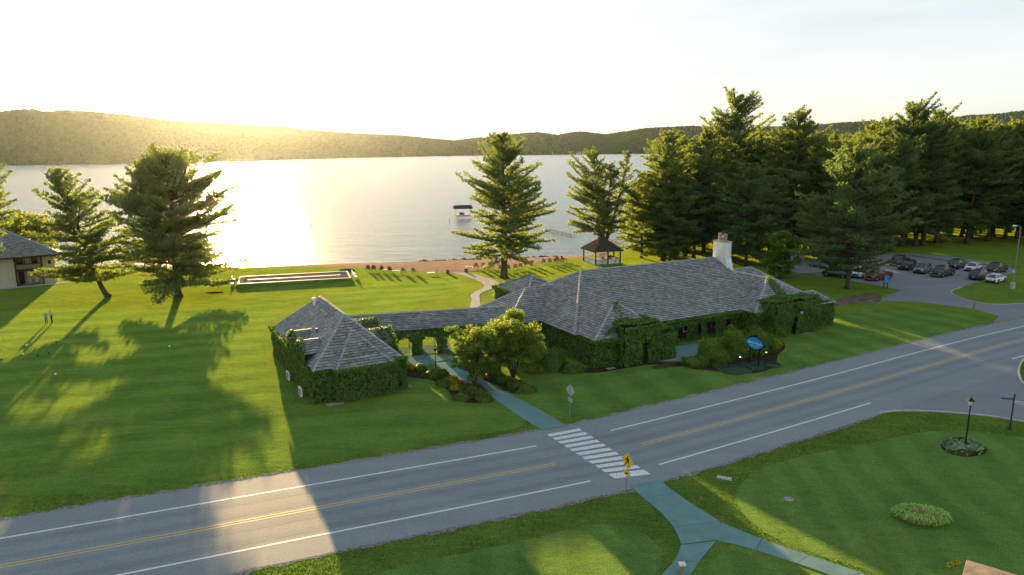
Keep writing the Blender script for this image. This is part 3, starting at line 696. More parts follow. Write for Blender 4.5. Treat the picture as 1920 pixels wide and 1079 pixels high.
def roof_faces(name, faces, parent, seed, expo=0.31, wd=0.42, sname="shingles"):
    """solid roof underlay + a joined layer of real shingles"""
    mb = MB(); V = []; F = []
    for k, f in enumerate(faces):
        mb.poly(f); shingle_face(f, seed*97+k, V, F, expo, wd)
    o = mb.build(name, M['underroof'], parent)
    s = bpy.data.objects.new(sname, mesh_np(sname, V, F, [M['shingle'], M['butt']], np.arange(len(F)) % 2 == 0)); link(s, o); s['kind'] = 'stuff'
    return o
def caps(lines, parent, wd=0.16, step=0.32, seed=1):
    """ridge and hip caps as overlapping little saddles, joined"""
    mb = MB(); r = random.Random(seed)
    for a, b_ in lines:
        a, b_ = Vector(a), Vector(b_); L = (b_-a).length; d = (b_-a)/L; side = d.cross(Vector((0,0,1))).normalized(); upv = side.cross(d); n = int(L/step)
        for k in range(n):
            s0 = k*L/n; s1 = (k+1)*L/n+0.03; c0 = a+d*s0; c1 = a+d*s1; h0 = 0.11+r.uniform(0, .02); h1 = 0.075; ww = wd*r.uniform(.85, 1.15)
            for sg in (-1, 1):
                e0 = c0+side*sg*ww+upv*(h0-0.10); e1 = c1+side*sg*ww+upv*(h1-0.10); t0 = c0+upv*h0; t1 = c1+upv*h1
                mb.poly([e0, t0, t1, e1] if sg < 0 else [t0, e0, e1, t1])
    o = mb.build("ridge_cap", M['cap'], parent); o['kind'] = 'stuff'; return o
def hip(a0, a1, b0, b1, ze, zr, ax, r0, r1, rc):
    """hip roof: ridge along ax ('a'/'b') from r0 to r1 at cross position rc. returns faces, cap lines"""
    c = [(a0,b0,ze),(a1,b0,ze),(a1,b1,ze),(a0,b1,ze)]
    if ax == 'a': R0, R1 = (r0,rc,zr),(r1,rc,zr); f = [[c[0],c[1],R1,R0],[c[1],c[2],R1],[c[2],c[3],R0,R1],[c[3],c[0],R0]]; l = [(R0,R1),(c[0],R0),(c[3],R0),(c[1],R1),(c[2],R1)]
    else: R0, R1 = (rc,r0,zr),(rc,r1,zr); f = [[c[0],c[1],R0],[c[1],c[2],R1,R0],[c[2],c[3],R1],[c[3],c[0],R0,R1]]; l = [(R0,R1),(c[0],R0),(c[1],R0),(c[2],R1),(c[3],R1)]
    return f, l
def ivy_faces(name, faces, dens, parent, seed, mat='ivy', size=0.17, thick=0.32, label=None):
    """faces: (origin, uvec, vvec, normal); leaves standing off the wall in lumps"""
    rng = np.random.default_rng(seed); P = []; N = []
    for o_, u, v, nr in faces:
        o_, u, v, nr = map(np.array, (o_, u, v, nr)); nr = nr/np.linalg.norm(nr); A = np.linalg.norm(np.cross(u, v)); k = int(A*dens)
        ex = 0.25/max(0.5, np.linalg.norm(u)); s, t_ = rng.uniform(-ex, 1+ex, (k, 1)), rng.uniform(0, 1.02, (k, 1)); Q = o_+u*s+v*t_
        th = thick*(0.45+0.55*np.clip(0.5+lump(Q, 1.7, seed), 0, 1))*rng.uniform(0.25, 1, k)**0.5
        P.append(Q+nr*th[:, None]); N.append(np.tile(nr+np.array([0, 0, 0.35]), (k, 1)))
    return add_leaves(name, np.concatenate(P), np.concatenate(N), size, M[mat], parent, seed, label, 0.55)
def box_ivy(a0, a1, b0, b1, z0, z1, sides='FLRBT'):
    f = []
    if 'F' in sides: f.append(((a0,b0,z0),(a1-a0,0,0),(0,0,z1-z0),(0,-1,0)))
    if 'B' in sides: f.append(((a0,b1,z0),(a1-a0,0,0),(0,0,z1-z0),(0,1,0)))
    if 'L' in sides: f.append(((a0,b0,z0),(0,b1-b0,0),(0,0,z1-z0),(-1,0,0)))
    if 'R' in sides: f.append(((a1,b0,z0),(0,b1-b0,0),(0,0,z1-z0),(1,0,0)))
    if 'T' in sides: f.append(((a0,b0,z1),(a1-a0,0,0),(0,b1-b0,0),(0,0,1)))
    return f
TH = math.radians(29.0)
def ab_root(name, a, b_, rz=TH):
    return empty(name, (a*math.cos(TH)-b_*math.sin(TH), a*math.sin(TH)+b_*math.cos(TH), 0), rz)

# ---------------- cottage (local frame: a along the front, b away from the road)
cot = ab_root("ivy_cottage", 13.9, 62.0); tag(cot, 'small ivy covered cottage with steep grey hip roof at the left end of the walkway', 'cottage')
W_, D_, ZE, ZR = 8.7, 18.2, 3.05, 7.0
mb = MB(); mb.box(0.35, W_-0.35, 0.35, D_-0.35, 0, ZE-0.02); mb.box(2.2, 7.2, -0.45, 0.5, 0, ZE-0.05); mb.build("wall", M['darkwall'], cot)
f, l = hip(0, W_, 0, D_, ZE, ZR, 'b', 4.4, D_-4.6, 4.3)
rf = roof_faces("roof", f, cot, 1); caps(l, rf, seed=1)
mb = MB(); mb.box(-0.02, W_+0.02, -0.02, D_+0.02, ZE-0.16, ZE-0.03); mb.build("fascia", M['wood'], cot)
# front bay roof, proud of the main slope
bay = [[(1.9,-0.8,ZE+0.02),(7.3,-0.8,ZE+0.02),(4.5,2.75,ZE+2.75)], [(1.4,0.3,ZE+0.02),(1.9,-0.8,ZE+0.02),(4.5,2.75,ZE+2.75)], [(7.3,-0.8,ZE+0.02),(7.9,0.3,ZE+0.02),(4.5,2.75,ZE+2.75)]]
bf = roof_faces("bay_roof", bay, cot, 2); caps([((1.9,-0.8,ZE+.02),(4.5,2.75,ZE+2.75)),((7.3,-0.8,ZE+.02),(4.5,2.75,ZE+2.75))], bf, 0.12, seed=2)
# dormers, two each side
for sx, bb in ((0, 4.0), (0, 7.9), (1, 4.6), (1, 8.9)):
    fx = (lambda a: a) if sx == 0 else (lambda a: W_-a)
    hw = 1.65; ez = 4.0; rz_ = 5.0; out = -0.15; ins = 2.4
    A = lambda a, b_, z: (fx(a), b_, z)
    fr = [A(out,bb-hw,ez), A(ins,bb-hw,ez), A(ins,bb,rz_), A(out,bb,rz_)]; bk = [A(ins,bb+hw,ez), A(out,bb+hw,ez), A(out,bb,rz_), A(ins,bb,rz_)]
    if sx: fr = [fr[1], fr[0], fr[3], fr[2]]; bk = [bk[1], bk[0], bk[3], bk[2]]
    d_ = MB(); x0, x1 = sorted((fx(0.1), fx(1.6))); d_.box(x0, x1, bb-hw+0.3, bb+hw-0.3, ZE-0.3, ez+0.02)
    n = len(d_.v); d_.poly([(fx(0.1),bb-hw+.15,ez),(fx(0.1),bb+hw-.15,ez),(fx(0.1),bb,rz_-.1)]); do = d_.build("dormer", M['darkwall'], cot)
    mbu = MB(); V = []; F = []
    for k_, f_ in enumerate((fr, bk)): mbu.poly(f_); shingle_face(f_, 50+k_, V, F)
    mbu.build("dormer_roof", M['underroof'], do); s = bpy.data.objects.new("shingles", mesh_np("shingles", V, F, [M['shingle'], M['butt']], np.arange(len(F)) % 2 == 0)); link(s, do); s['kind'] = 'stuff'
    xx = fx(0.0); nx = -1 if sx == 0 else 1
    if sx: ivy_faces("dormer_top_ivy", [((fx(ins*.5),bb-hw,ez+.05),(fx(out)-fx(ins*.5),0,0),(0,hw,rz_-ez),(0,0,1)), ((fx(ins*.8),bb+hw,ez+.05),(fx(out)-fx(ins*.8),0,0),(0,-hw,rz_-ez),(0,0,1)), ((min(fx(out),fx(ins*.4)),bb-hw+.1,ez-.5),(abs(fx(ins*.4)-fx(out)),0,0),(0,0,.5),(0,-1,0))], 120, do, 80+int(bb), size=0.16, thick=0.25)
    ivy_faces("dormer_ivy", [((xx,bb-hw,ZE-0.4),(0,2*hw,0),(0,0,1.5),(nx,0,0)), ((min(fx(-.2),fx(.05)),bb-hw,ez+.05),(0.25,0,0),(0,hw,rz_-ez),(0,0,1)), ((min(fx(-.2),fx(.05)),bb+hw,ez+.05),(0.25,0,0),(0,-hw,rz_-ez),(0,0,1))], 150, do, 60+int(bb)+sx, size=0.16, thick=0.3)
fc = box_ivy(0.1, W_-0.1, 0.1, D_-0.1, 0, ZE+0.05, 'LRB')+[((0.1,0.1,0),(2.1,0,0),(0,0,ZE),(0,-1,0)), ((7.2,0.1,0),(1.4,0,0),(0,0,ZE),(0,-1,0))]+box_ivy(2.1, 7.3, -0.6, 0.2, 0, ZE+0.05, 'FLR')
ivy_faces("ivy", fc, 150, cot, 3, thick=0.42)
ivy_faces("dry_ivy", box_ivy(0, W_, 0, D_, 0.3, ZE+0.1, 'L')+[((1.9,-0.9,0.2),(5.2,0,0),(0,0,2.4),(0,-1,0))], 7, cot, 4, mat='ivy_dry', thick=0.45)
# ivy streaks creeping up the roof
strk = []
for (x0, y0, z0, ux, uy, uz, vx, vy, vz) in ((2.6,-0.4,3.4, 1.2,0,0, 0,0.25,0.2),(4.6,0.9,4.4,1.2,0,0,0,0.18,0.15),(5.0,0.2,3.85,1.7,0,0,0,0.2,0.16),(3.2,0.2,3.85,0.7,0,0,0,.3,.24),(6.6,0.6,3.6, 1.1,1.5,0, 0.3,-0.2,0.1),(7.2,1.7,4.2,0.8,1.2,-.5,.2,.2,.1),(2.1,-.6,3.15,0.3,0,0,1.2,1.7,1.35),(6.9,-0.7,3.1,0.5,0,0,-1.6,2.2,1.75)):
    strk.append(((x0,y0,z0),(ux,uy,uz),(vx,vy,vz),(0,-0.6,0.8)))
ivy_faces("roof_ivy", strk, 55, cot, 5, thick=0.12, size=0.15)
# eave tufts
ivy_faces("eave_ivy", [((-0.15,0,ZE-.25),(0,D_,0),(0,0,0.5),(-1,0,0.2)), ((2.0,-0.95,ZE-0.2),(5.4,0,0),(0,0,0.35),(0,-1,.3)), ((7,0,ZE-.1),(1.9,0,0),(0,0.3,.3),(0,-1,.3))], 130, cot, 6, thick=0.4)
# window grille panels on the left wall
for bb in (2.6, 8.0):
    g = MB(); g.box(-0.72, -0.58, bb-0.5, bb+0.5, 0.10, 0.16); g.box(-0.72, -0.58, bb-0.5, bb+0.5, 0.84, 0.90)
    for yy in (bb-0.5, bb+0.44): g.box(-0.72, -0.58, yy, yy+0.06, 0.16, 0.84)
    g_ = g.build("shutter_frame", M['white'], cot)
    s_ = MB()
    for k in range(7): s_.box(-0.69, -0.62, bb-0.42+k*0.13, bb-0.35+k*0.13, 0.165, 0.835)
    so = s_.build("shutter_slats", M['greywood'], g_); so['kind'] = 'stuff'
# roof vents
mb = MB(); mb.lathe((3.5, D_-5.3, ZR-0.75), [(0.16,0),(0.16,0.62),(0.24,0.64),(0.24,0.78),(0.1,0.85)], 10); mb.build("vent_pipe", M['white'], cot, smooth=False)
mb = MB(); mb.lathe((2.05, 6.4, 4.75), [(0.07,0),(0.07,0.6),(0.09,0.62)], 8); mb.build("vent_pipe", M['black'], cot)
mb = MB(); mb.box(0.9, 2.4, -1.15, -0.55, -0.05, 0.06); mb.build("plinth_stone", M['stone'], cot)
mb = MB(); mb.box(7.9, 9.4, 0.1, 0.9, -0.05, 0.05); mb.build("plinth_stone", M['stone'], cot)

# ---------------- covered walkway
A0 = (20.7, 75.3); A1 = (38.0, 71.3)
dirr = math.atan2(A1[1]-A0[1], A1[0]-A0[0]); LW = math.hypot(A1[0]-A0[0], A1[1]-A0[1])+0.5
wk = ab_root("covered_walkway", A0[0], A0[1], TH+dirr); tag(wk, 'long low shingled walkway with ivy covered arches linking the cottage to the clubhouse', 'walkway')
WE, WR = 2.95, 4.55
f = [[(0,-1.95,WE),(LW,-1.95,WE),(LW,0,WR),(0,0,WR)], [(LW,1.95,WE),(0,1.95,WE),(0,0,WR),(LW,0,WR)]]
rf = roof_faces("roof", f, wk, 7, 0.25); caps([((0,0,WR),(LW,0,WR))], rf, 0.13, seed=3)
wloc = Matrix.Rotation(-(TH+dirr), 3, 'Z'); worg = wk.location
def wx(px, py): return (wloc @ (G(px, py)-worg)).x
ops = [(wx(746,668), wx(772,668)), (wx(792,667), wx(821,667)), (wx(840,665), wx(866,664)), (wx(886,662), wx(912,660))]
def arch_wall(y0, y1, ops, top=WE-0.02):
    mb = MB(); xs = 0.2
    for a, b_ in ops:
        mb.box(xs, a, y0, y1, 0, top); r = (b_-a)/2; cx = (a+b_)/2; zs = 1.75; k = 8
        for i in range(k):
            t0, t1 = math.pi*(1-i/k), math.pi*(1-(i+1)/k); xa, xb = cx+r*math.cos(t0), cx+r*math.cos(t1); za, zb = zs+r*0.45*math.sin(t0), zs+r*0.45*math.sin(t1)
            mb.quadbox([(xa,y0,za),(xb,y0,zb),(xb,y1,zb),(xa,y1,za),(xa,y0,top),(xb,y0,top),(xb,y1,top),(xa,y1,top)])
        xs = b_
    mb.box(xs, LW-0.2, y0, y1, 0, top); return mb
arch_wall(-1.7, -1.4, ops).build("arcade_wall", M['stucco'], wk)
bops = [(a+0.2, b_+0.2) for a, b_ in ops]; arch_wall(1.4, 1.7, bops).build("arcade_wall", M['stucco'], wk)
fl = MB(); fl.box(0.2, LW-0.2, -1.69, 1.69, -0.02, 0.04); fl.build("walkway_floor", M['tealpath'], wk)
def arch_ivy(ops, y, ny, seed):
    rng = np.random.default_rng(seed); k = int(LW*WE*150); X = rng.uniform(0, LW, k); Z = rng.uniform(0, WE+0.1, k); keep = np.ones(k, bool)
    for a, b_ in ops:
        r = (b_-a)/2; cx = (a+b_)/2; top = 1.7+0.42*r*np.sqrt(np.clip(1-((X-cx)/r)**2, 0, 1)); keep &= ~((np.abs(X-cx) < r-0.06) & (Z < top-0.05))
    X, Z = X[keep], Z[keep]; k = len(X); P = np.stack([X, np.full(k, float(y)), Z], 1); th = 0.42*(0.4+0.6*np.clip(0.5+lump(P, 1.6, seed), 0, 1))*rng.uniform(.2, 1, k)**.5
    P[:, 1] += ny*th; add_leaves("ivy", P, np.tile([0, ny, 0.35], (k, 1)), 0.17, M['ivy'], wk, seed, None, 0.55)
arch_ivy(ops, -1.7, -1, 8); arch_ivy(bops, 1.7, 1, 9)

# ---------------- clubhouse
CO = (41.5, 57.0)
club = ab_root("clubhouse", *CO); tag(club, 'sprawling ivy covered clubhouse with large grey shingled roofs and a white chimney', 'clubhouse')
def C(a, b_, z=None): return (a-CO[0], b_-CO[1]) if z is None else (a-CO[0], b_-CO[1], z)
def shift(fs): return [[C(*p) for p in f_] for f_ in fs]
def shiftl(ls): return [(C(*a), C(*b_)) for a, b_ in ls]
vols = [ # a0 a1 b0 b1 ze zr axis r0 r1 rc
 (41.6,72.6,61.2,79.6,3.0,8.0,'a',48.6,70.6,70.4),   # main
 (37.2,50.0,68.4,77.4,2.95,6.1,'a',42.3,48.0,72.9),   # link hip
 (46.6,54.5,80.0,89.6,2.9,5.1,'b',84.2,85.2,49.9),   # rear wing
 (42.0,51.2,58.2,72.0,3.0,6.2,'b',61.1,68.5,46.8),   # front wing
 (66.3,79.2,58.9,74.0,3.0,6.25,'b',62.7,70.0,72.4),  # right wing
 (66.0,82.2,65.0,75.5,3.0,6.1,'a',70.5,77.6,70.2),   # rear right
 (72.5,80.6,58.4,62.6,2.95,4.35,'a',74.6,78.6,60.5)] # annex
names = ["main_roof","link_roof","rear_roof","wing_roof","east_wing_roof","rear_east_roof","annex_roof"]
roofs = {}
for i, (v, nme) in enumerate(zip(vols, names)):
    f, l = hip(*v); r_ = roof_faces(nme, shift(f), club, 20+i); caps(shiftl(l), r_, seed=30+i); roofs[nme] = r_
mb = MB()
for v, ins in zip(vols, (1.9, .5, .4, .5, .5, .5, .4)):
    mb.box(v[0]+(ins if ins < 1 else .6)-CO[0], v[1]-(ins if ins < 1 else .6)-CO[0], v[2]+ins-CO[1], v[3]-.5-CO[1], 0, v[4]-0.03-0.006*vols.index(v))
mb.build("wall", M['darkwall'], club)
for v in vols[:1]:
    mb = MB(); mb.box(C(51.2,0)[0], C(66.3,0)[0], v[2]+0.02-CO[1], v[2]+.2-CO[1], 2.78, 2.97); mb.build("fascia", M['wood'], club)
# chimney
ch = MB(); cx, cb = C(71.4, 69.8); ch.box(cx-.55, cx+.55, cb-1.1, cb+1.15, 4.0, 10.2); ch.quadbox([(cx-.553,cb-2.3,4.0),(cx+.553,cb-2.3,4.0),(cx+.553,cb-1.05,4.0),(cx-.553,cb-1.05,4.0),(cx-.553,cb-1.55,7.0),(cx+.553,cb-1.55,7.0),(cx+.553,cb-1.05,8.4),(cx-.553,cb-1.05,8.4)])
cho = ch.build("chimney", M['chimney'], club); cc = MB(); cc.box(cx-.62, cx+.62, cb-1.17, cb+1.22, 10.2, 10.3); cc.build("chimney_cap", M['stone'], cho)
for dx, dy, hh in ((0, -0.45, 0.95), (0, 0.5, 1.0)):
    p = MB(); p.lathe((cx+dx, cb+dy, 10.3), [(0.30,0),(0.26,0.1),(0.22,hh-.12),(0.27,hh-.1),(0.27,hh)], 10); p.build("chimney_pot", M['terracotta'], cho, smooth=False)
# windows and posts under the main eave
for k, a in enumerate((52.6, 54.9, 57.2, 59.5, 61.8, 64.1)):
    x0, y0 = C(a, 63.1-0.03); is_door = k in (1, 4)
    fr = MB(); z0 = 0.1 if is_door else 0.7; fr.box(x0-.75, x0+.75, y0-.08, y0, z0, z0+.09); fr.box(x0-.75, x0+.75, y0-.08, y0, 2.35, 2.45)
    for xx in (x0-.75, x0-0.04, x0+.67): fr.box(xx, xx+.08, y0-.08, y0, z0+.09, 2.35)
    fo = fr.build("door_frame" if is_door else "window_frame", M['white'] if k in (0, 3) else M['greywood'], club)
    for s_ in (-0.67, 0.04):
        g = MB(); g.box(x0+s_, x0+s_+.63, y0-.03, y0-.01, z0+.09, 2.35); g.build("pane", M['glass'], fo)
for a in (53.7, 56.0, 58.4, 60.6, 63.0, 65.3):
    x0, y0 = C(a, 61.55); p = MB(); p.box(x0-.09, x0+.09, y0-.09, y0+.09, 0, 2.78); p.build("post", M['greywood'], club)
fc = box_ivy(*C(41.8, 57.0)[:1], 0, 0, 0, 0, 0, '') if False else []
def CB(a0, a1, b0, b1, z0, z1, s): x0, y0 = C(a0, b0); x1, y1 = C(a1, b1); return box_ivy(x0, x1, y0, y1, z0, z1, s)
fc = CB(42.3,50.9,58.4,68.5,0,3.05,'FLR')+CB(38.0,42.4,68.9,77,0,3.0,'FL')+CB(66.6,78.9,59.2,66,0,3.05,'FR')+CB(66.6,66.7,59.2,61.6,0,3.05,'L')+CB(72.9,80.2,58.7,62.3,0,2.95,'FR')
fc += CB(46.9,54.2,80.3,89.2,0,2.95,'LFB')+CB(50.9,66.6,61.3,62.0,2.15,3.0,'F')+CB(42.0,51.0,58.2,60,2.7,3.1,'F')
for a, ww in ((51.2,1.4),(53.4,.5),(55.6,.6),(58.0,1.0),(60.2,.5),(62.6,1.1),(65.1,.6)): fc += CB(a, a+ww, 61.5, 61.7, 0, 2.3, 'F')
ivy_faces("ivy", fc, 135, club, 40, thick=0.45)
ivy_faces("eave_ivy", CB(42,51,58.0,68,2.75,3.15,'FL')+CB(66.3,79,58.8,70,2.8,3.15,'FR')+CB(51,66.4,61.1,62,2.75,3.0,'F')+CB(46.6,54.4,80,89.6,2.7,3.2,'LB')+[((C(46.6,89.3,2.95)),(3.3,-4.6,2.2),(0,-.4,0),(0,0,1))], 110, club, 41, thick=0.4)
# stepped ivy porches with dark doorways
def porch(a0, a1, b0, b1, zt, da, dw, seed, lab):
    x0, y0 = C(a0, b0); x1, y1 = C(a1, b1); xd = C(da, 0)[0]
    mb = MB(); mb.box(x0, xd-dw, y0, y0+.35, 0, zt); mb.box(xd+dw, x1, y0, y0+.35, 0, zt); mb.box(xd-dw, xd+dw, y0, y0+.35, 2.35, zt); mb.box(x0, x0+.3, y0+.35, y1, 0, zt); mb.box(x1-.3, x1, y0+.35, y1, 0, zt); mb.box(x0+.3, x1-.3, y0+.35, y1, zt-.4, zt-.02)
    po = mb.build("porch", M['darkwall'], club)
    d_ = MB(); d_.box(xd-dw+.05, xd+dw-.05, y0+1.2, y0+1.27, 0, 2.25); d_.build("door", M['wood'], po)
    f = [((x0,y0,0),(xd-dw-x0,0,0),(0,0,zt),(0,-1,0)), ((xd+dw,y0,0),(x1-xd-dw,0,0),(0,0,zt),(0,-1,0)), ((xd-dw,y0,2.35),(2*dw,0,0),(0,0,zt-2.35),(0,-1,0)),
         ((x0,y0,0),(0,y1-y0,0),(0,0,zt),(-1,0,0)), ((x1,y0,0),(0,y1-y0,0),(0,0,zt),(1,0,0)), ((x0,y0,zt),(x1-x0,0,0),(0,y1-y0,0),(0,0,1))]
    ivy_faces("porch_ivy", f, 165, po, seed, thick=0.5); return po
porch(45.4, 49.9, 57.4, 60.4, 4.15, 48.0, 0.62, 42, '')
porch(50.0, 51.9, 57.3, 60.4, 3.0, 50.9, 0.0001, 45, '')
porch(68.4, 76.0, 57.6, 60.2, 4.1, 71.6, 0.6, 43, '')
# creepers climbing the hips
def creeper(pts, wd, seed, dens=130):
    fs = []
    for a, b_ in zip(pts[:-1], pts[1:]):
        a, b_ = Vector(C(*a)), Vector(C(*b_)); d = b_-a; fs.append((tuple(a-Vector((wd/2,0,0))), (wd,0,0), tuple(d), (0,-.6,.8)))
    ivy_faces("creeper", fs, dens, club, seed, thick=0.35)
creeper([(46.6,59.2,4.1),(46.6,60.6,5.3),(46.7,61.0,6.1)], 0.5, 50); creeper([(44.2,58.6,3.1),(45.0,58.2,4.2),(46.0,58.0,4.4)], 1.2, 51)
creeper([(72.5,60.2,4.2),(72.5,61.8,5.5),(72.4,62.6,6.35)], 0.9, 52); creeper([(68.3,58.6,3.2),(68.6,58.2,4.3)], 1.4, 53)
creeper([(51.0,58.3,3.1),(49.4,59.6,4.7)], 0.5, 54); creeper([(79.2,59.4,3.1),(77.0,61.4,4.6)], 0.6, 55); creeper([(77.5,58.8,2.9),(79.8,58.6,3.4)], 1.0, 56)
# wall lantern of the east porch
lx, ly = C(72.55, 57.35); lm = MB(); lm.lathe((lx, ly-.15, 2.55), [(0.03,0),(0.13,0.08),(0.16,0.42),(0.05,0.55)], 8); lo = lm.build("wall_lantern", M['lampglass'], club)
lm = MB(); lm.lathe((lx, ly-.15, 2.97), [(0.2,0),(0.04,0.2)], 8); lm.box(lx-.02, lx+.02, ly-.15, ly+.1, 2.95, 3.0); lm.build("lantern_cap", M['black'], lo)
for u0, u1, v0, v1 in ((50.2,52.2,56.4,56.9),(43.2,44.2,57.2,57.7),(73.2,74.2,57,57.5)): mb = MB(); mb.box(C(u0,0)[0], C(u1,0)[0], C(0,v0)[1], C(0,v1)[1], -.05, .06); mb.build("plinth_stone", M['stone'], club)

# ------------------------------------------------------------------ pines
def pine_data(seed, H, cb, R, nl=90, lean=(0, 0), curve=0.0, asym=(0, 0), droop=-8, up=50, leaders=None, flat=0.35, widest=0.25, clump=1.0, gap=0.0, tr0=0.42, top_fat=0.0, pw=2.7, smin=.45):
    """returns trunk MB and crown arrays. leaders: list of (start height frac, dx, dy, height)"""
    r = random.Random(seed); rg = np.random.default_rng(seed); mb = MB()
    L = [(0.0, lean[0], lean[1], H)]+[tuple(x) for x in (leaders or [])]
    CP = []; CD = []
    for li, (s0, lx_, ly_, h) in enumerate(L):
        z0 = H*s0; p0 = Vector((lean[0]*s0**(1+curve), lean[1]*s0**(1+curve), z0)) if li else Vector((0,0,0))
        def tp(t, p0=p0, lx_=lx_, ly_=ly_, h=h, z0=z0, li=li):
            if li == 0: return Vector((lx_*t**(1+curve)+0.10*math.sin(t*7+seed), ly_*t**(1+curve)+0.10*math.cos(t*6+seed), h*t))
            return p0+Vector((lx_*t**0.6, ly_*t**0.6, (h-z0)*t))
        n = 12; rad0 = tr0*(H/25)*(1-s0)**1.0; pts = [tp(i/n) for i in range(n+1)]; rads = [max(0.03, rad0*(1-i/n)**0.8+0.0) for i in range(n+1)]
        if li == 0: rads[0] *= 1.45; pts.insert(1, tp(0.025)); rads.insert(1, rad0*1.08)
        mb.tube(pts, rads, 8)
        cnt = int(nl*1.6*(1-s0)*(1.0 if li == 0 else 0.75)); tcb = cb if li == 0 else max(0.12, (cb-s0)/(1-s0))
        for i in range(cnt):
            u = (i+r.uniform(0, 1))/cnt; u = round(u*14)/14*0.35+u*0.65; t = tcb+(0.985-tcb)*u; b0 = tp(t)
            shape = min(1, 0.72+0.28*u/widest) if u < widest else (1-((u-widest)/(1-widest))**pw)**0.9*(1-top_fat*.5)+top_fat*.5*math.sqrt(max(0, 1-u*0.92))
            if u < 0.97: shape = max(shape, 0.20+0.26*top_fat)
            ang = r.uniform(0, 2*math.pi)
            ln = 1.34*R*shape*r.uniform(smin, 1.08)*(0.92+0.20*math.sin(2*ang+seed+u*9)+0.12*math.sin(3*ang-u*14+seed*2))*(1+asym[0]*math.cos(ang)+asym[1]*math.sin(ang))*(1.0 if li == 0 else 0.6)
            if r.random() < gap: ln *= 0.35
            ln = min(ln, R*(0.62 if u > 0.75 else 1.22))
            ln = max(ln, 0.5); el = math.radians(droop+(up-droop)*u**1.4+r.uniform(-15, 15))
            d = Vector((math.cos(ang)*math.cos(el), math.sin(ang)*math.cos(el), math.sin(el))); side = Vector((-math.sin(ang), math.cos(ang), 0))
            bend = r.uniform(0.05, 0.22)*ln; swerve = r.uniform(-0.12, 0.12)*ln
            lp = lambda s: b0+d*(ln*s)+Vector((0,0,bend*(s*s)))+side*(swerve*s*s)
            br = max(0.02, 0.035*ln**0.8*(H/25)); mb.tube([lp(s) for s in (0, .35, .7, 1)], [br, br*.75, br*.5, .015], 4, False)
            s = 0.22+0.12*r.random()
            while s < 1.0:
                q = lp(s); sl = (0.18+0.36*ln*(1.02-s)**0.75*(0.55+s*0.5))*r.uniform(0.75, 1.2)
                for sg in (-1, 1):
                    a2 = math.radians(r.uniform(38, 68))*sg; dd = Vector((d.x*math.cos(a2)-d.y*math.sin(a2), d.x*math.sin(a2)+d.y*math.cos(a2), d.z*0.7+0.12)).normalized()
                    k = 0.12
                    while k < sl+0.15:
                        CP.append(tuple(q+dd*k+Vector((r.gauss(0,.10), r.gauss(0,.10), r.gauss(0.02,.15)+k*0.14)))); CD.append(tuple(dd)); k += 0.34*clump
                CP.append(tuple(q+Vector((0,0,.1)))); CD.append(tuple(d)); s += 0.42*clump/ln+0.01
            for k in range(3): CP.append(tuple(lp(1.0)+Vector((r.gauss(0,.12), r.gauss(0,.12), r.gauss(.05,.1))))); CD.append(tuple(d))
    CP = np.array(CP); CD = np.array(CD); n = len(CP); K = 8
    dirs = CD[:, None, :]*0.50+rg.normal(0, 0.60, (n, K, 3))+np.array([0, 0, 0.48]); dirs /= np.linalg.norm(dirs, axis=2)[..., None]
    ln = (rg.uniform(0.24, 0.44, (n, K, 1))*clump); wv = np.cross(dirs, rg.normal(0, 1, (n, K, 3))); wv /= np.linalg.norm(wv, axis=2)[..., None]+1e-9
    base = CP[:, None, :]+dirs*0.03; V = np.stack([base-wv*0.060*clump, base+wv*0.060*clump, base+dirs*ln], 2).reshape(-1, 3)
    F = np.arange(len(V)).reshape(-1, 3)
    return mb, V, F
def make_pine(name, loc, label, group=None, mat='needle', rz=0.0, **kw):
    mb, V, F = pine_data(**kw); o = empty(name, loc, rz); tag(o, label, 'pine tree', group)
    mb.build("trunk", M['bark'], o, smooth=True); c = bpy.data.objects.new("crown", mesh_np("crown", V, F, M[mat])); link(c, o); return o
def P3(px, py): q = G(px, py); return (q.x, q.y, 0)
hero = 'pine trees on the lawn by the beach'
make_pine("pine_tree", P3(335,556), 'broad full pine on the left lawn with wide low limbs against the sun glitter', hero, pw=1.9, seed=3, H=21.6, cb=0.11, R=10.2, nl=128, smin=.50, asym=(0.20,0), leaders=[(0.28,-4.6,0.5,20.0)], droop=-6, up=42, widest=0.22, tr0=0.62, top_fat=0.25, clump=1.08)
make_pine("pine_tree", P3(206,558), 'leaning pine left of the broad pine, its trunk tilting to the left', hero, pw=1.4, seed=5, H=19.4, cb=0.14, R=6.6, nl=105, lean=(-5.4,0), curve=-0.35, asym=(0.10,0), droop=-8, up=45, widest=0.25, tr0=0.5, gap=0.12)
make_pine("pine_tree", P3(-62,572), 'pine cut off by the left edge of the view beside the cream house', hero, seed=8, H=22.0, cb=0.26, R=4.6, nl=80, lean=(6.0,0), curve=0.4, asym=(0.25,0), droop=0, up=52, top_fat=0.3)
make_pine("pine_tree", P3(945,521), 'tall symmetrical pine standing alone beside the pale beach path', hero, pw=1.7, smin=.46, seed=12, H=25.0, cb=0.15, R=7.4, nl=135, asym=(0.08,0), droop=-6, up=42, widest=0.28, tr0=0.62, gap=0.10, top_fat=0.1)
make_pine("pine_tree", P3(1128,485), 'slender split trunk pine rising behind the thatched beach bar', hero, seed=21, H=21.6, cb=0.24, R=5.8, nl=70, lean=(-2.2,0.3), asym=(-0.30,0), leaders=[(0.12,5.2,0,21.6),(0.15,2.0,-.5,19.5)], droop=0, up=48, widest=0.22, tr0=0.6, gap=0.2)
grove = 'tall pines in the grove beside the lake'
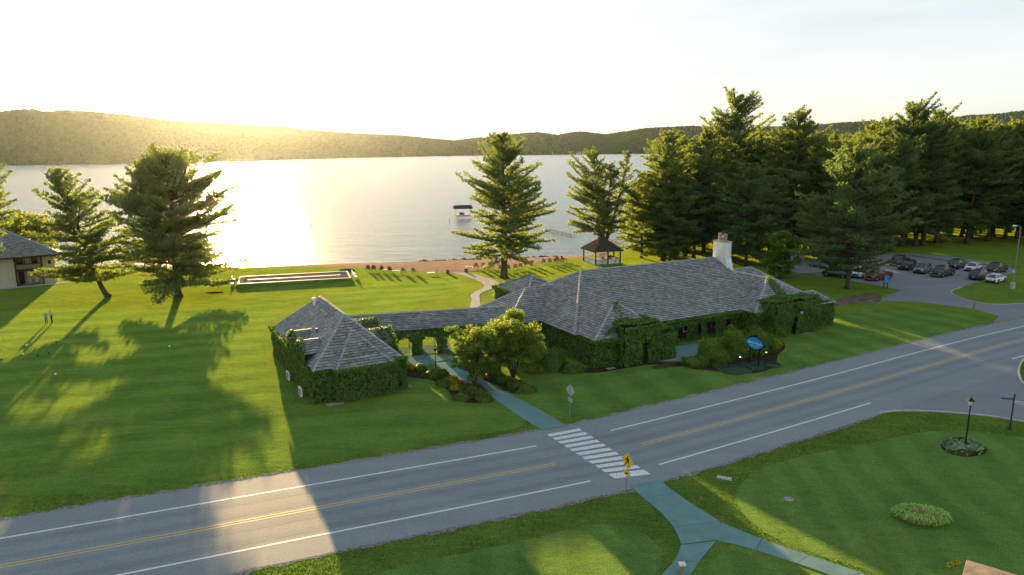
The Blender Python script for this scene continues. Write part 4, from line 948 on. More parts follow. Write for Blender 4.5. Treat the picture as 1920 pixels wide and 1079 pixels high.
g1 = [ # px, py, toppy, width m, label, seed, kwargs
 (1243,489,236,6.2,'first grove pine from the lake with a rounded top over the low limbs',31,dict(cb=0.05,top_fat=0.45)),
 (1203,484,318,4.4,'lower pine at the lakeward end of the grove behind the beach bar',41,dict(cb=0.06,top_fat=0.3)),
 (1300,484,266,6.0,'shorter dense pine tucked in the grove behind the white chimney',32,dict(cb=0.12,top_fat=0.4)),
 (1366,470,166,7.4,'tallest pine of the grove with a broad layered top above the chimney',33,dict(cb=0.14,top_fat=0.9,gap=0.12)),
 (1398,498,300,5.2,'low dark pine just behind the white chimney',34,dict(cb=0.12,top_fat=0.3)),
 (1478,482,198,6.4,'pointed tall pine right of the tallest grove pine',35,dict(cb=0.13,top_fat=0.35)),
 (1440,492,330,5.0,'small dense pine below the pointed tall pine',36,dict(cb=0.08,top_fat=0.3)),
 (1552,486,256,5.6,'medium pine between the pointed tall pine and the big roadside pine',37,dict(cb=0.10,top_fat=0.3)),
 (1588,542,268,6.4,'big low branched pine in front of the parked red truck',38,dict(cb=0.13,top_fat=0.25)),
 (1520,478,250,5.0,'thin pine behind the medium grove pine',39,dict(cb=0.12,top_fat=0.2)),
 (1690,462,182,7.2,'high flat topped pine leaning right above the parked cars',40,dict(cb=0.16,top_fat=0.95,asym=(0.25,0)))]
for px, py, ty, R_, lab, sd_, kw in g1:
    q = G(px, py); Hh = (CAMZ+(273-ty)/FPX*q.y)*(.965-.05*kw.get('top_fat', 0))
    make_pine("pine_tree", (q.x, q.y, 0), lab, grove, mat='needle' if sd_ % 2 else 'needle2', seed=sd_, H=Hh, R=R_*1.18, nl=int(Hh*4.8), droop=-8, up=38, widest=0.3, clump=1.15, **kw)
# forest edge behind the car park: copies of four models
protos = []
fe = 'pines along the forest edge behind the car park'
edge = [(1730,460,215,'forest edge pine with a pale bare trunk left of the black parked cars'),(1756,456,230,'second pale trunked pine at the forest edge behind the parked cars'),(1813,457,228,'forest edge pine directly behind the white parked suv'),
        (1852,452,240,'forest edge pine behind the dark pickup at the right of the lot'),(1905,448,236,'forest edge pine at the right border behind the lamp pole')]
wood = 'dark pines filling the forest behind the forest edge'
for i, (px, py, ty, lab) in enumerate(edge):
    q = G(px, py); Hh = CAMZ+(273-ty)/FPX*q.y
    if i < 4:
        o = make_pine("pine_tree", (q.x, q.y, 0), lab, fe, mat='needle', seed=60+i, H=Hh, R=7.2, nl=120, cb=0.12, droop=-10, up=45, widest=0.35, clump=1.25, top_fat=0.45); protos.append((o, Hh))
    else:
        o = copy_tree(protos[0][0]); o.location = (q.x, q.y, 0); o.rotation_euler.z = 2.0; o['label'] = lab; s = Hh/protos[0][1]; o.scale = (s, s, s)
rb = random.Random(77)
def wood_copy(px, py, ty, lab, grp):
    q = G(px, py); Hh = CAMZ+(273-ty)/FPX*q.y; po, ph = protos[rb.randrange(4)]; o = copy_tree(po); s = Hh/ph
    o.location = (q.x, q.y, 0); o.rotation_euler.z = rb.uniform(0, 6.28); o.scale = (s*rb.uniform(.9, 1.15),)*2+(s,); tag(o, lab, 'pine tree', grp); return o
for k, (px, py, ty) in enumerate([(1185,462,352),(1255,494,330),(1285,480,300),(1222,476,320),(1275,470,262),(1320,474,250),(1345,462,262),(1418,470,262),(1450,462,248),(1508,466,262),(1570,468,268),(1610,470,262),(1640,466,246),(1668,472,262),(1715,462,240),(1215,452,330),(1262,448,300),(1330,452,285),(1420,447,290),(1500,448,275),(1580,446,262),(1618,452,240),(1655,450,250)]):
    wood_copy(px, py, ty, 'dark pine standing deep in the grove between the taller grove pines', 'deep pines inside the grove')
for k in range(44):
    px = 1640+ (k % 15)*27+rb.uniform(-10, 10); row = k//15
    wood_copy(px, 446-row*9+rb.uniform(-3, 3), 236+row*3+rb.uniform(-10, 12), 'dark pine in the forest behind the forest edge pines', wood)
for k in range(16): wood_copy(1420+k*22, 440-(k%3)*7, 268-rb.uniform(0,14), 'dark pine in the forest behind the forest edge pines', wood)
for k in range(10): # beyond the right edge, their shade falls into the view
    q = G(1960+k*38, 450+rb.uniform(-10, 14)); po, ph = protos[k % 4]; o = copy_tree(po); o.location = (q.x, q.y, 0); o.rotation_euler.z = k; s = rb.uniform(.85, 1.05); o.scale = (s, s, s)
    tag(o, 'dark pine in the forest behind the forest edge pines', 'pine tree', wood)

# broadleaf trees
def leafy_tree(name, loc, label, group, seed, H, R, stems, mat, n, cb=0.3, size=0.13, cat='tree', spread=0.5, r0=0.07):
    r = random.Random(seed); o = empty(name, loc); tag(o, label, cat, group); mb = MB(); P = []
    for s in range(stems):
        a = 2*math.pi*s/stems+r.uniform(-.4, .4); out = R*spread*r.uniform(.5, 1.1) if stems > 1 else 0.3
        top = Vector((math.cos(a)*out, math.sin(a)*out, H*r.uniform(.62, .85))); b0 = Vector((math.cos(a)*.12, math.sin(a)*.12, 0)); mid = b0.lerp(top, .5)+Vector((r.gauss(0,.15), r.gauss(0,.15), .2))
        mb.tube([b0, b0.lerp(mid, .5), mid, mid.lerp(top, .5), top], [r0*1.3, r0, r0*.75, r0*.5, .02], 6)
        for k in range(9):
            t = r.uniform(.3, 1); q = b0.lerp(top, t)+Vector((0,0,.1)); a2 = r.uniform(0, 6.28); l2 = R*r.uniform(.3, .75); e = q+Vector((math.cos(a2)*l2, math.sin(a2)*l2, r.uniform(.1, .9)*l2))
            mb.tube([q, q.lerp(e, .5)+Vector((0,0,.1)), e], [r0*.4, r0*.25, .01], 4, False); P.append(e); P.append(q.lerp(e, .6))
        P.append(top)
    mb.build("trunk", M['bark'], o, smooth=True)
    # leaf clusters on an uneven crown
    rg = np.random.default_rng(seed); cen = []
    for k in range(int(26+R*14)):
        z = r.uniform(cb, 1); ax = math.sin(math.pi*min(1, (z-cb)/(1-cb)*0.82+0.16))**0.75; a = r.uniform(0, 6.28); rad = R*ax*math.sqrt(r.uniform(.15, 1)); cen.append((math.cos(a)*rad, math.sin(a)*rad, z*H*.97, r.uniform(.28, .62)*R*.42))
    for e in P: cen.append((e.x, e.y, min(e.z, H*.95), .3*R*.5))
    cen = np.array(cen); idx = rg.integers(0, len(cen), n); D = rg.normal(0, 1, (n, 3)); D /= np.linalg.norm(D, axis=1)[:, None]; rr_ = rg.uniform(.2, 1, (n, 1))**.5
    Q = cen[idx, :3]+D*rr_*cen[idx, 3:]*np.array([1.1, 1.1, .75]); c = bpy.data.objects.new("crown", None)
    V, F = leaf_cards(Q, D+np.array([0,0,.3]), size, rg, 1.7, .7); c = bpy.data.objects.new("crown", mesh_np("crown", V, F, M[mat])); link(c, o); return o
orn = 'yellow green ornamental trees beside the path'
leafy_tree("ornamental_tree", P3(890,722), 'smaller yellow green multi stemmed tree left of the path beside the reddish shrub', orn, 101, 5.9, 2.4, 7, 'leafy', 19000, cb=.16, size=.11)
leafy_tree("ornamental_tree", P3(962,708), 'larger yellow green tree right of the path with a rounded golden crown', orn, 102, 6.9, 3.3, 6, 'leafy', 32000, cb=.10, size=.11)
leafy_tree("shore_tree", P3(62,520), 'airy broadleaf tree behind the cream house roof near the shore', None, 103, 11.5, 5.0, 3, 'birch', 11000, cb=.15, size=.30, r0=.15)
leafy_tree("grove_bush_tree", P3(1462,522), 'pale feathery small tree in front of the grove right of the chimney', None, 104, 8.5, 3.2, 3, 'shrub', 12000, cb=.1, size=.20, r0=.1)

# ------------------------------------------------------------------ shrubs and beds
def shrub(name, px, py, rx, ry, h, mat, seed, label, cat='shrub', group=None, size=0.12, dens=420, flat=False, rz=0.0, z0=0.0, flowers=None):
    q = G(px, py); o = empty(name, (q.x, q.y, z0), rz); tag(o, label, cat, group); rg = np.random.default_rng(seed)
    n = int(dens*(rx*ry*1.6+ (rx+ry)*h*1.2)); D = rg.normal(0, 1, (n, 3)); D[:, 2] = np.abs(D[:, 2]); D /= np.linalg.norm(D, axis=1)[:, None]
    rad = rg.uniform(.62, 1.02, n)*(0.86+0.22*lump(D*2.2+seed, 1.9, seed)+rg.normal(0, .035, n)); S_ = np.array([rx, ry, h]); Dz = D.copy()
    if flat: Dz = np.sign(D)*np.abs(D)**0.55; Dz /= np.maximum(1, np.linalg.norm(Dz[:, :2], axis=1))[:, None]
    P = Dz*rad[:, None]*S_; P[:, 2] = np.maximum(P[:, 2], .02)
    add_leaves("foliage", P, D, size, M[mat], o, seed, None, .6)
    mb = MB(); r = random.Random(seed)
    for k in range(7): a = r.uniform(0, 6.28); mb.tube([(0.1*math.cos(a), .1*math.sin(a), 0), (rx*.3*math.cos(a), ry*.3*math.sin(a), h*.45), (rx*.55*math.cos(a), ry*.55*math.sin(a), h*.75)], [.035,.025,.01], 4, False)
    mb.build("stem", M['bark'], o)
    if flowers:
        m_, k = flowers; D2 = rg.normal(0, 1, (k, 3)); D2[:, 2] = np.abs(D2[:, 2])+.4; D2 /= np.linalg.norm(D2, axis=1)[:, None]
        add_leaves("flowers", D2*S_*1.02, D2, .11, M[m_], o, seed+1, None, .5)
    return o
def bed(px, seed, name="mulch_bed"): return sheet(name, jag(bez(GL(px), 5, True), .05, .5, seed), 0.012, M['mulch'])
bed([(756,692),(800,694),(836,700),(872,716),(905,735),(926,752),(905,757),(868,754),(848,742),(832,726),(806,712),(762,706)], 1)
bed([(905,703),(930,707),(965,715),(1000,728),(990,738),(962,738),(930,722),(905,711)], 2)
bed([(1296,690),(1340,676),(1400,668),(1450,640),(1466,640),(1472,652),(1458,668),(1452,688),(1420,699),(1370,698),(1320,694)], 3)
bed([(1005,690),(1060,696),(1110,700),(1180,690),(1225,684),(1270,688),(1280,682),(1225,675),(1110,690),(1010,680)], 4)
bf = 'shrubs in the bed left of the path'
shrub("shrub", 770, 693, .9, .6, .75, 'shrub_y', 201, 'bright yellow shrub nearest the cottage corner', group=bf)
shrub("shrub", 789, 695, .8, .6, .8, 'shrub', 202, 'green mound right of the bright yellow shrub by the cottage', group=bf)
shrub("shrub", 812, 707, 1.3, .8, .85, 'shrub', 203, 'wide green shrub at the foot of the path lamp', group=bf)
shrub("shrub", 831, 702, .7, .5, .6, 'shrub_r', 208, 'low bronze edging shrub beside the sunlit strip of path', group=bf)
shrub("shrub", 832, 723, .9, .7, .7, 'shrub', 204, 'dark green shrub at the lawn side of the bed middle', group=bf)
shrub("shrub", 849, 716, 1.0, .7, .7, 'shrub_y', 205, 'yellow leaved shrub in the middle of the left bed', group=bf)
shrub("shrub", 855, 730, .9, .7, .6, 'shrub_y', 206, 'low yellow green shrub just left of the small ornamental tree', group=bf)
shrub("shrub", 886, 742, 1.7, 1.2, 1.35, 'shrub_r', 207, 'large bronze green shrub under the small ornamental tree', group=bf, dens=520)
shrub("shrub", 866, 749, 1.1, .8, .7, 'shrub', 209, 'green mound at the lawn corner of the left bed', group=bf)
shrub("shrub", 908, 751, 1.0, .8, .75, 'shrub', 210, 'blue green mound beside the path at the end of the left bed', group=bf)
br_ = 'shrubs in the bed right of the path'
shrub("shrub", 921, 710, .9, .7, .7, 'shrub_r', 211, 'small bronze shrub at the top of the right bed', group=br_)
shrub("shrub", 943, 716, 1.2, .8, .9, 'shrub', 212, 'rounded green shrub under the larger ornamental tree', group=br_)
shrub("shrub", 965, 729, 1.4, 1.0, 1.1, 'shrub_r', 213, 'bronze green shrub spreading beside the path at the right', group=br_)
shrub("shrub", 985, 735, 1.3, .8, .75, 'shrub', 214, 'outermost green shrub of the right bed next to the lawn', group=br_)
shrub("shrub", 898, 686, 1.3, 1.0, 1.3, 'shrub', 215, 'dark shrub behind the ornamental trees near the walkway arches', group=br_)
shrub("shrub", 1035, 692, 2.3, 1.4, 2.5, 'ivy', 216, 'tall dark green shrub against the clubhouse wing wall', group='shrubs along the clubhouse wall', dens=420)
shrub("shrub", 1000, 697, 1.3, 1.0, 1.2, 'shrub', 217, 'low loose shrub between the golden tree and the wing wall', group='shrubs along the clubhouse wall')
shrub("shrub", 1013, 700, .6, .5, 1.2, 'leafy', 218, 'wispy pale plant in front of the tall dark green shrub', group='shrubs along the clubhouse wall', dens=150)
shrub("shrub", 1072, 698, 1.6, .9, 1.1, 'ivy', 219, 'low ivy mound at the foot of the wing wall', group='shrubs along the clubhouse wall')
shrub("shrub", 1020, 655, .9, .6, 1.0, 'shrub', 220, flowers=('redf', 60), label= 'salmon flowering shrub by the link wall behind the golden tree', group='shrubs along the clubhouse wall', dens=260)
shrub("hedge", 1250, 687, 2.2, .55, .35, 'shrub_r', 221, 'low border planting along the front of the teal patio', 'hedge', rz=.5)
shrub("hedge", 1304, 686, 1.75, 1.2, 1.15, 'shrub', 222, 'clipped rounded low hedge right of the teal patio', 'hedge', flat=True, rz=.4, dens=700)
big = 'large bushes behind the blue oval sign'
shrub("shrub", 1338, 675, 2.4, 1.8, 3.0, 'shrub', 223, 'big leafy bush left of the blue oval sign', group=big, dens=420, size=.15)
shrub("shrub", 1380, 667, 2.3, 1.9, 3.7, 'shrub', 224, 'tallest bush directly behind the blue oval sign', group=big, dens=420, size=.15)
shrub("shrub", 1422, 660, 2.2, 1.6, 3.0, 'shrub', 225, 'bush right of the blue oval sign near the east porch', group=big, dens=420, size=.15)
shrub("shrub", 1453, 652, 1.0, .8, 1.1, 'shrub_y', 226, 'small yellowish shrub at the right tip of the sign bed', group=big)
shrub("shrub", 1350, 690, 1.1, .7, .9, 'shrub_r', 227, 'low bronze plants left of the juniper mat', group=big)
shrub("ground_cover", 1398, 693, 3.6, 1.4, .38, 'juniper', 228, 'blue green juniper mat spreading under the oval sign', 'ground cover', flat=True, rz=.45, dens=500)
shrub("ground_cover", 1440, 686, 1.5, .9, .32, 'juniper', 229, 'small patch of juniper right of the sign post', 'ground cover', flat=True, dens=450)
# flower ring around the lawn lamp
bed([(1765,838),(1775,825),(1800,820),(1825,826),(1848,838),(1848,850),(1820,857),(1785,852)], 6)
shrub("flower_bed", 1806, 842, 1.65, 1.15, .62, 'hosta', 231, 'oval bed of pale green flowering plants around the foot of the lawn lamp', 'flower bed', dens=420, size=.16, flat=True)
shrub("flower_bed", 1808, 850, 1.5, .55, .34, 'shrub_r', 232, 'low bronze fringe along the front of the lamp flower bed', 'flower bed', flowers=('yellowf', 14))
# day lily clump
q = G(1727, 976); o = empty("day_lily_clump", (q.x, q.y, 0), -.25); tag(o, 'spiky bright green day lily clump with pink flowers on the right green', 'flower bed')
rg = np.random.default_rng(9); V = []; F = []
for k in range(1500):
    a = rg.uniform(0, 6.28); rad = math.sqrt(rg.uniform(0, 1)); bx, by = 1.35*rad*math.cos(a)*.95, .75*rad*math.sin(a)*.95; oa = a+rg.normal(0, .6); L = rg.uniform(.35, .62); h = rg.uniform(.35, .72); dx, dy = math.cos(oa), math.sin(oa); sx, sy = -dy*.034, dx*.034; n = len(V)
    for s, z, wv in ((0,0,1),(.3,.75,1.1),(.65,1.0,.8),(1,.72,.05)): V.append((bx+dx*L*s-sx*wv, by+dy*L*s-sy*wv, h*z)); V.append((bx+dx*L*s+sx*wv, by+dy*L*s+sy*wv, h*z))
    for j in range(3): F.append((n+2*j, n+2*j+1, n+2*j+3, n+2*j+2))
c = bpy.data.objects.new("leaves", mesh_np("leaves", V, F, M['lily'])); link(c, o); c['kind'] = 'stuff'
P = rg.normal(0, 1, (22, 3))*np.array([.22, .12, .05])+np.array([0, 0, .68]); add_leaves("flowers", P, np.tile([0,0,1.], (22,1)), .12, M['pink'], o, 3)

# ------------------------------------------------------------------ cars
def carpaint(name, col, met=0.4):
    m, t, b, o = newmat(name); b.inputs['Base Color'].default_value = c4(col); b.inputs['Metallic'].default_value = met
    t.links.new(ramp2(t, noise(t, 1.5, 3), (0.28,)*3, (0.42,)*3), b.inputs['Roughness']); b.inputs['Coat Weight'].default_value = 0.6; return m
PAINT = dict(white=carpaint("white_car_paint", (0.72,.72,.70), 0), black=carpaint("black_car_paint", (.012,.012,.014), .2), darkblue=carpaint("dark_blue_car_paint", (.02,.03,.06)),
             red=carpaint("dark_red_car_paint", (.14,.012,.012)), bluegrey=carpaint("blue_grey_car_paint", (.16,.21,.25)), brown=carpaint("dark_brown_car_paint", (.035,.028,.024)),
             grey=carpaint("graphite_car_paint", (.055,.062,.055)), silver=carpaint("silver_car_paint", (.32,.33,.34)), tealc=carpaint("teal_car_paint", (.06,.20,.24)))
M['tyre'] = simple("tyre_rubber", (.018,.018,.018), .9); M['rim'] = simple("alloy_rim", (.35,.35,.36), .35, .8); M['cglass'] = glass_mat("car_glass", (.012,.014,.016), .05)
M['headl'] = glass_mat("headlight_lens", (.55,.56,.58), .15); M['taill'] = glass_mat("tail_light_lens", (.30,.012,.01), .2); M['trim'] = simple("black_car_trim", (.02,.02,.02), .7)
M['plate'] = simple("plate_metal", (.5,.5,.48), .6)
def loft(mb, secs):
    n = len(mb.v); k = len(secs[0])
    for s in secs: mb.v += s
    for i in range(len(secs)-1):
        for j in range(k-1): mb.f.append((n+i*k+j, n+(i+1)*k+j, n+(i+1)*k+j+1, n+i*k+j+1)); mb.m.append(mb.mi)
        mb.f.append((n+i*k+k-1, n+(i+1)*k+k-1, n+(i+1)*k, n+i*k)); mb.m.append(mb.mi)
    mb.f.append(tuple(n+j for j in range(k))); mb.m.append(mb.mi); m0 = n+(len(secs)-1)*k; mb.f.append(tuple(m0+j for j in reversed(range(k)))); mb.m.append(mb.mi)
def make_car(kind, paint, loc, rz, label):
    names = dict(suv='parked_suv', pickup='parked_pickup', sedan='parked_car', hatch='parked_car'); cats = dict(suv='suv', pickup='pickup truck', sedan='car', hatch='car')
    o = empty(names[kind], loc, rz); tag(o, label, cats[kind], 'cars in the parking lot')
    if kind == 'pickup': Ln, Wd, belt, roof = 5.7, 1.98, 1.16, 1.92
    elif kind == 'suv': Ln, Wd, belt, roof = 4.75, 1.9, 1.08, 1.74
    else: Ln, Wd, belt, roof = 4.5, 1.82, .95, 1.50
    h = Ln/2; w_ = Wd/2; pm = PAINT[paint]
    if kind == 'pickup': tops = [(-h,.85,.86),(-h+.1,1.08,.97),(-h+1.1,1.2,1),(-h+1.55,1.22,1),(.55,1.2,1),(.6,1.2,1),(h-.05,1.2,1),(h,1.15,.96)]
    elif kind == 'suv': tops = [(-h,.72,.80),(-h+.12,.92,.93),(-h+.6,1.04,1),(-h+1.2,1.1,1),(0,1.1,1),(h-.7,1.12,1),(h-.1,1.08,.95),(h,.9,.88)]
    else: tops = [(-h,.62,.80),(-h+.15,.78,.93),(-h+.7,.9,1),(-h+1.15,.95,1),(0,.96,1),(h-.7,1.0,1),(h-.1,.94,.94),(h,.78,.86)]
    mb = MB(); loft(mb, [[(x,-w_*k,.30),(x,-w_*k*1.0,.72*min(1, zt)),(x,-w_*k*.93,zt),(x,w_*k*.93,zt),(x,w_*k,.72*min(1,zt)),(x,w_*k,.30)] for x, zt, k in tops])
    if kind == 'pickup': pass
    mb.build("body", pm, o)
    bz = tops[3][1]-.02
    if kind == 'pickup': g = [(-h+1.35,bz,bz+.02,.86,.84),(-h+2.05,bz,roof-.07,.88,.74),(-h+2.7,bz,roof-.04,.9,.74),(.45,bz,roof-.06,.9,.74),(.68,bz,bz+.02,.88,.86)]
    elif kind == 'suv': g = [(-h+.95,bz,bz+.02,.86,.84),(-h+1.75,bz,roof-.08,.9,.74),(-h+2.4,bz,roof-.04,.9,.74),(h-.65,bz,roof-.09,.9,.72),(h-.12,bz,bz+.05,.86,.80)]
    elif kind == 'sedan': g = [(-h+1.1,bz,bz+.02,.84,.82),(-h+1.85,bz,roof-.06,.88,.68),(-h+2.5,bz,roof-.04,.88,.68),(h-1.3,bz,roof-.1,.88,.66),(h-.55,bz,bz+.04,.84,.78)]
    else: g = [(-h+1.05,bz,bz+.02,.84,.82),(-h+1.85,bz,roof-.06,.88,.70),(-h+2.5,bz,roof-.04,.88,.70),(h-.9,bz,roof-.09,.88,.68),(h-.15,bz,bz+.1,.86,.76)]
    gl = MB(); loft(gl, [[(x,-w_*kb,z0),(x,-w_*kr,z1),(x,w_*kr,z1),(x,w_*kb,z0)] for x, z0, z1, kb, kr in g]); gl.build("windows", M['cglass'], o)
    rf = MB(); loft(rf, [[(x,-w_*kr-.01,z1),(x,-w_*kr*.9,z1+.045),(x,w_*kr*.9,z1+.045),(x,w_*kr+.01,z1)] for x, z0, z1, kb, kr in g[1:4]])
    for sg in (-1, 1):   # pillars
        for i, j, th_ in ((0, 1, .05), (4, 3, .07)):
            a, b_ = g[i], g[j]; p0 = (a[0], sg*w_*a[4], a[2]); p1 = (b_[0], sg*w_*b_[4], b_[2]+.01); rf.tube([p0, p1], th_*.8, 5)
        xm = (g[2][0]+g[3][0])/2-.1
        for xx in ((xm,) if kind != 'suv' else (xm-.3, g[3][0]-.05)): rf.tube([(xx, sg*(w_*.9+.005), bz), (xx, sg*(w_*.74+.012), roof-.06)], .04, 5)
    rf.build("roof", pm, o)
    wr = .40 if kind == 'pickup' else .35
    for x in (-h+.92, h-1.0 if kind != 'pickup' else h-1.15):
        for sg in (-1, 1):
            ar = MB(); ar.tube([(x, sg*(w_-.14), wr), (x, sg*(w_+.006), wr)], [wr+.09, wr+.09], 18); ar.build("wheel_arch", M['trim'], o)
            ty = MB(); ty.tube([(x, sg*(w_-.2), wr), (x, sg*(w_+.02), wr)], [wr, wr], 18); t_ = ty.build("tyre", M['tyre'], o)
            ri = MB(); ri.tube([(x, sg*(w_-.02), wr), (x, sg*(w_+.032), wr)], [wr*.62, wr*.55], 12); ri.build("rim", M['rim'], t_)
    for sg in (-1, 1):
        hl = MB(); hl.box(-h-.015, -h+.16, sg*w_*.70-.17, sg*w_*.70+.15, .70 if kind != 'sedan' else .6, .86 if kind != 'sedan' else .74); hl.build("headlight", M['headl'], o)
        tl = MB(); zt = tops[-1][1]; tl.box(h-.14, h+.012, sg*w_*.80-.12, sg*w_*.80+.06, zt-.30, zt-.04); tl.build("tail_light", M['taill'], o)
        mr = MB(); mr.box(g[0][0]+.45, g[0][0]+.6, sg*(w_+.02)-.11*(sg < 0), sg*(w_+.02)+.11*(sg > 0), bz+.02, bz+.2); mr.build("mirror", pm if kind != 'pickup' else M['trim'], o)
    gr = MB(); gr.box(-h-.02, -h+.06, -w_*.45, w_*.45, .52, .80); gr.build("grille", M['trim'], o)
    bp = MB(); bp.box(-h-.05, -h+.1, -w_*.82, w_*.82, .30, .46); bp.box(h-.1, h+.05, -w_*.85, w_*.85, .32, .5); bp.build("bumper", M['trim'] if kind != 'pickup' else M['rim'], o)
    pl = MB(); pl.box(h+.045, h+.06, -.2, .2, .56, .70); pl.build("number_plate", M['plate'], o)
    if kind == 'pickup':
        b_ = MB(); b_.box(.75, h-.12, -w_*.80, w_*.80, 1.185, 1.225); b_.build("truck_bed", M['trim'], o)
    return o
cars = [('suv','darkblue',(1556,518),(1581,521),'dark blue suv partly hidden behind the big roadside pine trunk'),
 ('suv','white',(1597,525),(1627,514),'white suv between the pine trunk and the dark red pickup'),
 ('pickup','red',(1619,529),(1672,520),'dark red pickup parked behind the blue sign'),
 ('pickup','black',(1663,503),(1708,490),'black pickup at the far left of the lot under the pine limbs'),
 ('suv','black',(1684,510),(1717,500),'black suv between the far black pickup and the blue grey suv'),
 ('suv','bluegrey',(1713,517),(1745,506),'blue grey suv in the middle of the parked row'),
 ('pickup','brown',(1746,522),(1786,513),'dark brown pickup right of the blue grey suv'),
 ('suv','black',(1777,507),(1806,499),'black suv parked behind the dark brown pickup'),
 ('hatch','white',(1807,513),(1841,503),'white car facing the camera right of the black suv'),
 ('pickup','black',(1846,517),(1887,506),'black pickup at the right end of the parked row'),
 ('suv','grey',(1852,519),(1818,528),'graphite suv parked tail out beside the white hatchback'),
 ('hatch','white',(1884,524.5),(1848,534),'white hatchback with its red tail lights towards the camera'),
 ('sedan','silver',(1456,491),(1474,489.5),'silver car half hidden by the feathery small tree'),
 ('suv','tealc',(1473,494),(1492,493),'teal car seen through the branches right of the silver car'),
 ('sedan','silver',(1552,494),(1572,491.5),'pale car under the grove pines beyond the dark blue suv')]
for kind, pt, f_, b_, lab in cars:
    a, c = G(*f_), G(*b_); d = c-a; mid = (a+c)/2; make_car(kind, pt, (mid.x, mid.y, 0.012), math.atan2(d.y, d.x), lab)

# ------------------------------------------------------------------ signs, lamps, posts
def glyph(polys, z, mat, name, parent, x=0.0):
    mb = MB()
    for p in polys: mb.poly([(q[0]+x, -z, q[1]) for q in p])
    return mb.build(name, mat, parent)
def text(name, s, size, mat, parent, loc, rot, ext=0.004, shear=0.0, sx=1.0):
    cu = bpy.data.curves.new(name, 'FONT'); cu.body = s; cu.size = size; cu.align_x = 'CENTER'; cu.align_y = 'CENTER'; cu.extrude = ext; cu.shear = shear
    cu.materials.append(mat); t_ = bpy.data.objects.new(name, cu); COL.objects.link(t_); dg = bpy.context.evaluated_depsgraph_get()
    me = bpy.data.meshes.new_from_object(t_.evaluated_get(dg), depsgraph=dg); bpy.data.objects.remove(t_); o = bpy.data.objects.new(name, me); link(o, parent); o.location = loc; o.rotation_euler = rot; o.scale = (sx, 1, 1); return o
def diamond(h, t=.006): return [(0,-h),(h,0),(0,h),(-h,0)]
def vprism(mb, pts, y0, y1):
    k = len(pts); n = len(mb.v); mb.v += [(p[0], y0, p[1]) for p in pts]+[(p[0], y1, p[1]) for p in pts]
    mb.f.append(tuple(n+i for i in range(k))); mb.f.append(tuple(n+k+i for i in reversed(range(k)))); mb.m += [0, 0]
    for i in range(k): j = (i+1) % k; mb.f.append((n+j, n+i, n+k+i, n+k+j)); mb.m.append(0)
    return mb
def ped_sign(px, py, rz, label, H=3.05, plate=True, lean=0.0):
    q = G(px, py); o = empty("crossing_sign", (q.x, q.y, 0), rz); o.rotation_euler = (0, lean, rz); tag(o, label, 'road sign')
    mb = MB(); mb.box(-.035, .035, -.02, .02, 0, H-.1); mb.build("post", M['steel'], o)
    zc = H-.60; s = .60; mb = MB(); vprism(mb, [(x, z+zc) for x, z in [(0,-s),(s,0),(0,s),(-s,0)]], -.034, -.024); pn = mb.build("sign_panel", [M['alu']], o)
    mb = MB(); vprism(mb, [(x, z+zc) for x, z in [(0,-s+.01),(s-.01,0),(0,s-.01),(-s+.01,0)]], -.037, -.0345); mb.build("sign_face", M['signyellow'], pn)
    fig = [[(-.05,.30),(.05,.30),(.065,.36),(.04,.42),(-.04,.42),(-.065,.36)], [(-.07,.26),(.09,.26),(.12,-.02),(-.09,-.02)], [(.08,.25),(.22,.05),(.18,.01),(.07,.15)], [(-.06,.25),(-.22,.10),(-.30,-.0),(-.25,-.04),(-.17,.04),(-.05,.14)],
           [(-.09,-.02),(.03,-.02),(-.10,-.25),(-.22,-.42),(-.30,-.38),(-.18,-.22)][::1], [(.0,-.02),(.12,-.02),(.12,-.25),(.20,-.42),(.28,-.40),(.26,-.36)][:6]]
    glyph([[(x*.9, z*.9+zc) for x, z in p] for p in fig], .0385, M['black'], "walking_figure", pn)
    pz = zc-.86; mb = MB(); mb.box(-.30, .30, -.034, -.024, pz-.17, pz+.17); pp = mb.build("plaque", [M['alu']], o); mb = MB(); mb.box(-.29, .29, -.037, -.0345, pz-.16, pz+.16); mb.build("plaque_face", M['signyellow'], pp)
    glyph([[(.16,.10),(-.02,-.02),(.03,-.07),(.19,.05)], [(-.16,-.12),(.06,-.12),(-.10,.06)]], .0385, M['black'], "arrow", pp)
    for c_ in pp.children:
        if c_.name.startswith("arrow"): c_.location.z = pz
    return o
ped_sign(1173, 927, math.radians(-58), 'yellow crossing sign with walking figure and arrow beside the near crosswalk end', lean=0.05)
ped_sign(1068, 783, math.radians(-56+180), 'crossing sign seen from its grey back beyond the crosswalk')
# oval sign
q = G(1413, 691); o = empty("oval_sign", (q.x, q.y, 0), math.radians(-60)); tag(o, 'blue oval Beach House sign with white lettering on a black post frame among the bushes', 'sign')
mb = MB(); mb.box(.55, .67, -.06, .06, 0, 3.4); mb.box(-.67, -.55, -.06, .06, 0, 3.4); mb.build("post", M['black'], o)
ov = [(1.08*math.cos(t)*(1+.05*math.cos(4*t)), .60*math.sin(t)*(1+.07*math.cos(4*t))+2.75) for t in [2*math.pi*i/28 for i in range(28)]]
ov2 = [(1.17*math.cos(t)*(1+.05*math.cos(4*t)), .69*math.sin(t)*(1+.07*math.cos(4*t))+2.75) for t in [2*math.pi*i/28 for i in range(28)]]
mb = MB(); vprism(mb, ov2, -.075, .075); pb = mb.build("sign_frame", M['black'], o); mb = MB(); vprism(mb, ov, -.10, -.077); pn = mb.build("sign_panel", M['signblue'], o)
text("lettering", "Beach House", .42, M['white'], pn, (0, -.106, 2.78), (math.pi/2, 0, 0), shear=.25, sx=.80); mb = MB(); mb.box(-.6, .6, -.108, -.1005, 2.44, 2.47); mb.build("underline", M['white'], pn)
